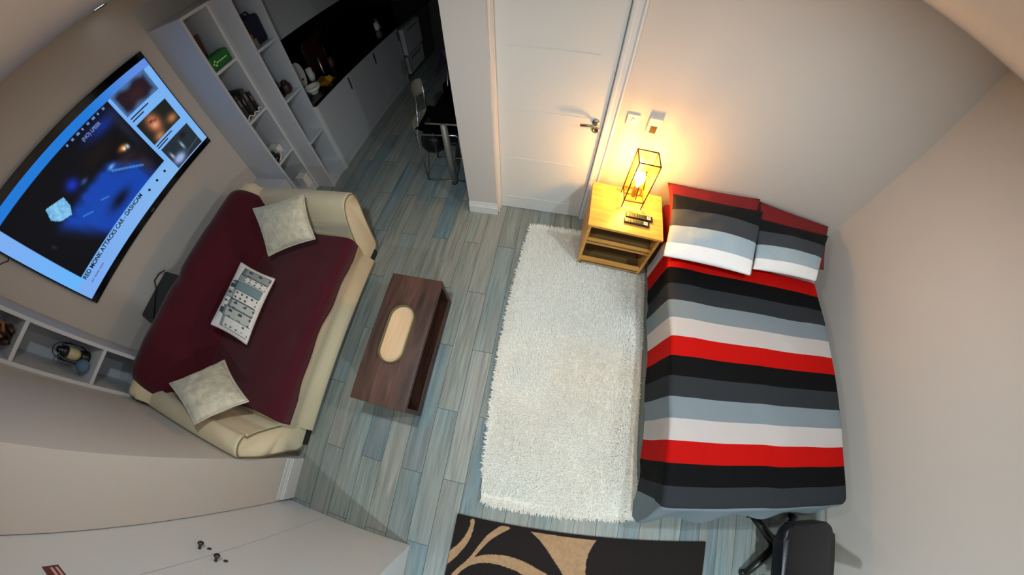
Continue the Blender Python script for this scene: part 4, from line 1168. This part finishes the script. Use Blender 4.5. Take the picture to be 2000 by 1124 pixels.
# left tower
t = thing('lantern', 'black metal lantern with a cream glass on the lower left shelf', 'lantern', (-2.80, -0.425, 1.055))
bm = B(); lathe(bm, [(0.0, 0), (0.044, 0), (0.048, 0.012), (0.048, 0.03), (0.040, 0.045), (0.038, 0.062), (0.0, 0.062)], 24); obj('base', bm, M['black'], t, True)
bm = B(); lathe(bm, [(0.0, 0.062), (0.030, 0.062), (0.040, 0.085), (0.040, 0.125), (0.030, 0.148), (0.0, 0.148)], 24); obj('glass_chimney', bm, M['candle'], t, True)
bm = B(); lathe(bm, [(0.0, 0.146), (0.034, 0.146), (0.040, 0.158), (0.034, 0.182), (0.022, 0.192), (0.024, 0.204), (0.016, 0.216), (0.0, 0.220)], 24); obj('top_cap', bm, M['black'], t, True)
bm = B(); tube(bm, [(0, -0.042, 0.03), (0, -0.058, 0.055), (0, -0.058, 0.15), (0, -0.042, 0.19), (0, -0.030, 0.195)], 0.005, 8); tube(bm, [(0, 0.042, 0.03), (0, 0.058, 0.055), (0, 0.058, 0.15), (0, 0.042, 0.19), (0, 0.030, 0.195)], 0.005, 8); obj('side_frame', bm, M['black'], t, True)
bm = B(); tube(bm, [(0.008, 0.058 * math.cos(a), 0.16 + 0.085 * math.sin(a)) for a in [PI * k / 12 for k in range(13)]], 0.003, 6); obj('carry_handle', bm, M['black'], t, True)
bm = B(); bmesh.ops.create_icosphere(bm, subdivisions=4, radius=0.046)
for v in bm.verts: v.co.z = v.co.z * 0.95 + 0.0435
o = obj('smart_speaker', bm, M['blueball'], None, True); o.location = (-2.725, -0.47, 1.055); tag(o, 'blue grey fabric ball speaker in front of the lantern', 'speaker')
t = thing('figurine', 'dark seated figurine with tan arms on the upper left shelf', 'figurine', (-2.78, -0.44, 1.56))
bm = B()
pts = [(0, 0, 0.0), (0, 0.0, 0.05), (0.01, 0.01, 0.10), (0.0, 0.015, 0.15)]
tube(bm, pts, [0.045, 0.050, 0.036, 0.018], 14); tube(bm, [(0.0, 0.015, 0.14), (0.01, 0.02, 0.165), (0.015, 0.02, 0.19), (0.01, 0.02, 0.205)], [0.016, 0.028, 0.026, 0.010], 14)
tube(bm, [(0, 0.03, 0.03), (0.05, 0.045, 0.035), (0.08, 0.03, 0.015)], [0.024, 0.020, 0.014], 10); tube(bm, [(0, -0.03, 0.03), (0.05, -0.045, 0.035), (0.08, -0.03, 0.015)], [0.024, 0.020, 0.014], 10)
obj('figure', bm, M['brown'], t, True)
bm = B(); tube(bm, [(0.02, -0.04, 0.115), (0.05, -0.05, 0.08), (0.06, -0.01, 0.06)], [0.014, 0.012, 0.010], 10); tube(bm, [(0.02, 0.045, 0.115), (0.05, 0.055, 0.08), (0.06, 0.01, 0.06)], [0.014, 0.012, 0.010], 10); obj('arms', bm, M['tan'], t, True)

# ------------------------------------------------------------------ kitchen
KX = -2.39
y = 2.34
widths = [0.65, 0.62, 0.70]
kk = 0
labels = ['white kitchen base unit nearest the shelving tower', 'white kitchen base unit, second from the shelving tower', 'white kitchen base unit next to the drawers']
for w in widths:
    t = thing('base_cabinet', labels[kk], 'cabinet', (XT, y, 0), group='white kitchen base units')
    bm = B(); box(bm, 0.002, KX - XT - 0.02, 0.001, w - 0.001, 0.09, 0.842); obj('carcass', bm, M['cab'], t)
    bm = B(); box(bm, KX - XT - 0.018, KX - XT, 0.002, w - 0.003, 0.10, 0.838, 0.002); d = obj('door', bm, M['cab'], t)
    bm = B(); box(bm, KX - XT, KX - XT + 0.016, w - 0.055, w - 0.045, 0.66, 0.80, 0.003); obj('handle', bm, M['darksteel'], d)
    bm = B(); box(bm, 0.002, KX - XT - 0.012, 0.001, w - 0.001, 0.0, 0.088); obj('plinth', bm, M['cab'], t)
    y += w; kk += 1
t = thing('drawer_unit', 'kitchen drawer unit with open dark gaps at the far end', 'cabinet', (XT, y, 0))
bm = B(); box(bm, 0.002, KX - XT - 0.02, 0.001, 1.15, 0.0, 0.842); obj('carcass', bm, M['walldark'], t)
for (z0, z1, ex) in ((0.10, 0.36, 0.03), (0.40, 0.78, 0.05)):
    bm = B(); box(bm, KX - XT - 0.018, KX - XT + ex, 0.05, 0.62, z0, z1, 0.003); d = obj('drawer', bm, M['cab'], t)
    bm = B(); box(bm, KX - XT + ex, KX - XT + ex + 0.014, 0.15, 0.5, z1 - 0.05, z1 - 0.038, 0.003); obj('handle', bm, M['steel'], d)
bm = B(); box(bm, XT + 0.001, KX, 2.295, 2.338, 0.0, 0.842, 0.002); o = obj('end_panel_board', bm, M['white']); tag(o, 'white upright filler panel between shelving tower and base units', 'panel')
bm = B(); box(bm, XT + 0.001, KX + 0.02, 2.30, YK - 0.01, 0.843, 0.878, 0.004); tag(obj('worktop', bm, M['blackgloss']), 'long black gloss kitchen worktop', 'worktop')
bm = B(); box(bm, XT + 0.001, XT + 0.012, 2.30, YK - 0.01, 0.88, 1.45); tag(obj('splashback', bm, M['blackgloss']), 'black gloss splashback above the worktop', 'splashback')
y = 2.30
kk = 0
for w in (0.80, 0.80, 0.80, 0.80):
    t = thing('wall_cabinet', 'grey white kitchen wall cabinet, %s from the shelving tower' % ('first', 'second', 'third', 'fourth')[kk], 'cabinet', (XT, y, 1.46), group='kitchen wall cabinets')
    bm = B(); box(bm, 0.002, 0.42, 0.001, w - 0.001, 0.0, 0.622); obj('carcass', bm, M['cab'], t)
    bm = B(); box(bm, 0.422, 0.440, 0.002, w - 0.002, -0.004, 0.620, 0.002); obj('door', bm, M['cab'], t)
    y += w; kk += 1
# on the worktop
WZ = 0.878
t = thing('dish_rack', 'dark red tray standing in a chrome hoop on the worktop', 'rack', (-2.78, 3.02, WZ))
bm = B(); box(bm, -0.012, 0.012, -0.15, 0.15, 0.02, 0.36, 0.01, 3); obj('tray', bm, M['darkred'], t)
bm = B(); tube(bm, [(0.02, -0.16, 0.0), (0.02, -0.165, 0.34), (0.02, -0.13, 0.385), (0.02, 0.13, 0.385), (0.02, 0.165, 0.34), (0.02, 0.16, 0.0)], 0.005, 8); obj('hoop', bm, M['chrome'], t, True)
t = thing('chopping_board', 'white oval board with a finger hole leaning on the splashback', 'chopping board', (-2.72, 2.62, WZ))
bm = B()
ol = [(0.085 * math.cos(a), 0.15 + 0.15 * math.sin(a)) for a in [2 * PI * k / 32 for k in range(32)]]
prism(bm, ol, 0, -0.006, 0.006, 0.003, 2); b1 = obj('board', bm, M['ceramic'], t)
bm = B(); lathe(bm, [(0.0, 0), (0.013, 0), (0.013, 0.002), (0.0, 0.002)], 16); bmesh.ops.rotate(bm, verts=bm.verts, cent=(0, 0, 0), matrix=Matrix.Rotation(PI / 2, 3, 'Y')); bmesh.ops.translate(bm, verts=bm.verts, vec=(0.0055, 0.02, 0.10)); obj('finger_hole', bm, M['black'], t)
t = thing('mixing_bowl', 'white bowl on the worktop beside the shelving tower', 'bowl', (-2.52, 2.52, WZ))
bm = B(); lathe(bm, [(0.0, 0.0), (0.035, 0.0), (0.040, 0.008), (0.075, 0.045), (0.085, 0.075), (0.080, 0.075), (0.068, 0.045), (0.035, 0.014), (0.0, 0.012)], 28); obj('bowl_body', bm, M['ceramic'], t, True)
bm = B(); lathe(bm, [(0.036, -0.0005), (0.040, -0.0005), (0.040, 0.008), (0.036, 0.008)], 24); obj('foot_ring', bm, M['ceramic'], t, True)
bm = B()
grid(bm, 26, 18, lambda u, v: (-2.66 + 0.24 * u, 2.60 + 0.19 * v + 0.02 * math.sin(u * 7), WZ + 0.004 + 0.05 * vnoise(u * 5, v * 4, 3) * math.sin(PI * u) + 0.01 * vnoise(u * 14, v * 12, 5)))
bmesh.ops.solidify(bm, geom=bm.faces[:], thickness=0.004)
tag(obj('tea_towel', bm, M['orange'], smooth=True), 'crumpled mustard cloth on the worktop', 'cloth')
bm = B()
grid(bm, 18, 14, lambda u, v: (-2.52 + 0.10 * u, 2.70 + 0.09 * v, WZ + 0.012 + 0.06 * vnoise(u * 3, v * 3, 8) * math.sin(PI * u) * math.sin(PI * v) + 0.02 * math.sin(PI * v)))
bmesh.ops.solidify(bm, geom=bm.faces[:], thickness=0.006)
tag(obj('rubber_glove', bm, M['yellow'], smooth=True), 'bright yellow rubber glove at the front of the worktop', 'glove')
for i, (px_, py_, hh, rr_, m_, lab, nm) in enumerate(((-2.74, 2.80, 0.14, 0.035, 'ceramic', 'white cup behind the mustard cloth', 'cup'), (-2.66, 2.92, 0.20, 0.020, 'steel', 'thin steel bottle beside the dish tray', 'bottle'), (-2.64, 3.07, 0.12, 0.034, 'brown', 'brown mug on the worktop below the dish tray', 'mug'), (-2.60, 4.15, 0.10, 0.034, 'ceramic', 'white cup far along the worktop, nearest the floor side', 'cup'), (-2.68, 4.30, 0.12, 0.034, 'steel', 'steel beaker far along the worktop', 'beaker'))):
    bm = B(); lathe(bm, [(0.0, 0.0), (rr_ * 0.85, 0.0), (rr_, 0.02), (rr_, hh), (rr_ * 0.9, hh), (rr_ * 0.88, 0.02), (0.0, 0.012)], 20)
    o = obj(nm, bm, M[m_], None, True); o.location = (px_, py_, WZ); tag(o, lab, nm)
    if nm in ('cup', 'mug'):
        bm = B(); tube(bm, [(rr_ * 0.9 + 0.022 * math.sin(a), 0, hh * 0.5 + 0.028 * math.cos(a)) for a in [PI * k / 8 for k in range(9)]], 0.004, 6); obj('cup_handle', bm, M[m_], o, True)

# dining table in the kitchen passage
dt = thing('dining_table', 'black topped table with thick steel legs beside the wall pier', 'table', (-0.80, 2.62, 0))
bm = B(); box(bm, -0.37, 0.27, -0.44, 0.60, 0.725, 0.750, 0.006); obj('tabletop', bm, M['blackgloss'], dt)
bm = B(); box(bm, -0.372, 0.272, -0.442, -0.430, 0.730, 0.745, 0.002); obj('edge_strip', bm, M['chrome'], dt)
for lx_, ly_ in ((-0.215, -0.41), (0.22, -0.41), (-0.31, 0.54), (0.22, 0.54)):
    bm = B(); tube(bm, [(lx_, ly_, 0.012), (lx_, ly_, 0.725)], 0.031, 18); lg = obj('leg', bm, M['tableleg'], dt, True)
    bm = B(); lathe(bm, [(0.0, 0), (0.032, 0), (0.032, 0.02), (0.0, 0.02)], 18, (lx_, ly_, 0)); obj('rubber_foot', bm, M['black'], lg, True)


def kitchen_chair(label, x, y_, rz, seat_m):
    t = thing('dining_chair', label, 'chair', (x, y_, 0), rz, group='chairs at the kitchen table')
    bm = B()
    grid(bm, 14, 14, lambda u, v: (-0.20 + 0.42 * u, -0.20 + 0.40 * v, 0.60 + 0.03 * (2 * v - 1) ** 2 + 0.035 * smoothstep(0.25, 0.0, u)))
    bmesh.ops.solidify(bm, geom=bm.faces[:], thickness=0.014); obj('seat', bm, M['black'], t, True)
    bm = B()
    grid(bm, 14, 10, lambda u, v: (-0.165 - 0.02 * v - 0.03 * (1 - (2 * u - 1) ** 2), -0.10 + 0.24 * u, 0.865 + 0.15 * v - 0.03 * (2 * u - 1) ** 2))
    bmesh.ops.solidify(bm, geom=bm.faces[:], thickness=0.012); obj('backrest', bm, seat_m, t, True)
    bm = B()
    grid(bm, 10, 8, lambda u, v: (-0.205 - 0.045 * v * (1 - (2 * u - 1) ** 2) - 0.01, -0.20 + 0.40 * u, 0.615 + 0.11 * v * (1 - 0.8 * u)))
    bmesh.ops.solidify(bm, geom=bm.faces[:], thickness=0.012); obj('seat_lip', bm, seat_m, t, True)
    for s in (-1, 1):
        bm = B(); tube(bm, [(-0.172, 0.02 + s * 0.09, 0.92), (-0.195, 0.01 + s * 0.13, 0.66), (-0.205, s * 0.18, 0.59), (-0.215, s * 0.18, 0.012)], 0.008, 8); obj('leg', bm, M['chrome'], t, True)
        bm = B(); tube(bm, [(-0.205, s * 0.18, 0.588), (0.17, s * 0.18, 0.588), (0.19, s * 0.18, 0.57), (0.20, s * 0.18, 0.012)], 0.009, 8); obj('leg', bm, M['chrome'], t, True)
        bm = B(); tube(bm, [(-0.215, s * 0.18, 0.012), (0.20, s * 0.18, 0.012)], 0.009, 8); obj('runner', bm, M['chrome'], t, True)
    bm = B(); tube(bm, [(0.195, -0.18, 0.22), (0.195, 0.18, 0.22)], 0.008, 8); obj('foot_bar', bm, M['chrome'], t, True)
    return t


kitchen_chair('white backed chair on chrome legs at the near end of the table', -1.10, 2.40, 0.05, mat('off_white_shell', (216, 210, 190), 0.4))
kitchen_chair('all black chair on chrome legs at the far end of the table', -1.02, 3.04, 0.02, M['black'])
bm = B()
grid(bm, 30, 24, lambda u, v: (-1.34 + 0.26 * u + 0.03 * vnoise(v * 4, u * 3, 2), 2.86 + 0.40 * v + 0.03 * math.sin(u * 5), 1.06 - 0.30 * abs(2 * u - 1) ** 1.4 + 0.05 * vnoise(u * 6, v * 6, 4)))
bmesh.ops.solidify(bm, geom=bm.faces[:], thickness=0.02)
tag(obj('draped_jacket', bm, M['purple'], smooth=True), 'mauve jacket draped over the back of the far black chair', 'jacket')
t = thing('black_bin_bag', 'soft black bag on the kitchen floor beside the table', 'bag', (-1.42, 2.78, 0))
bm = B(); lathe(bm, [(0.0, 0.0), (0.13, 0.0), (0.16, 0.06), (0.145, 0.16), (0.10, 0.22), (0.0, 0.24)], 24); obj('bag_body', bm, M['black'], t, True)
bm = B(); tube(bm, [(0.09 * math.cos(a), 0.02, 0.22 + 0.08 * math.sin(a)) for a in [PI * k / 10 for k in range(11)]], 0.008, 8); obj('handle', bm, M['black'], t, True)
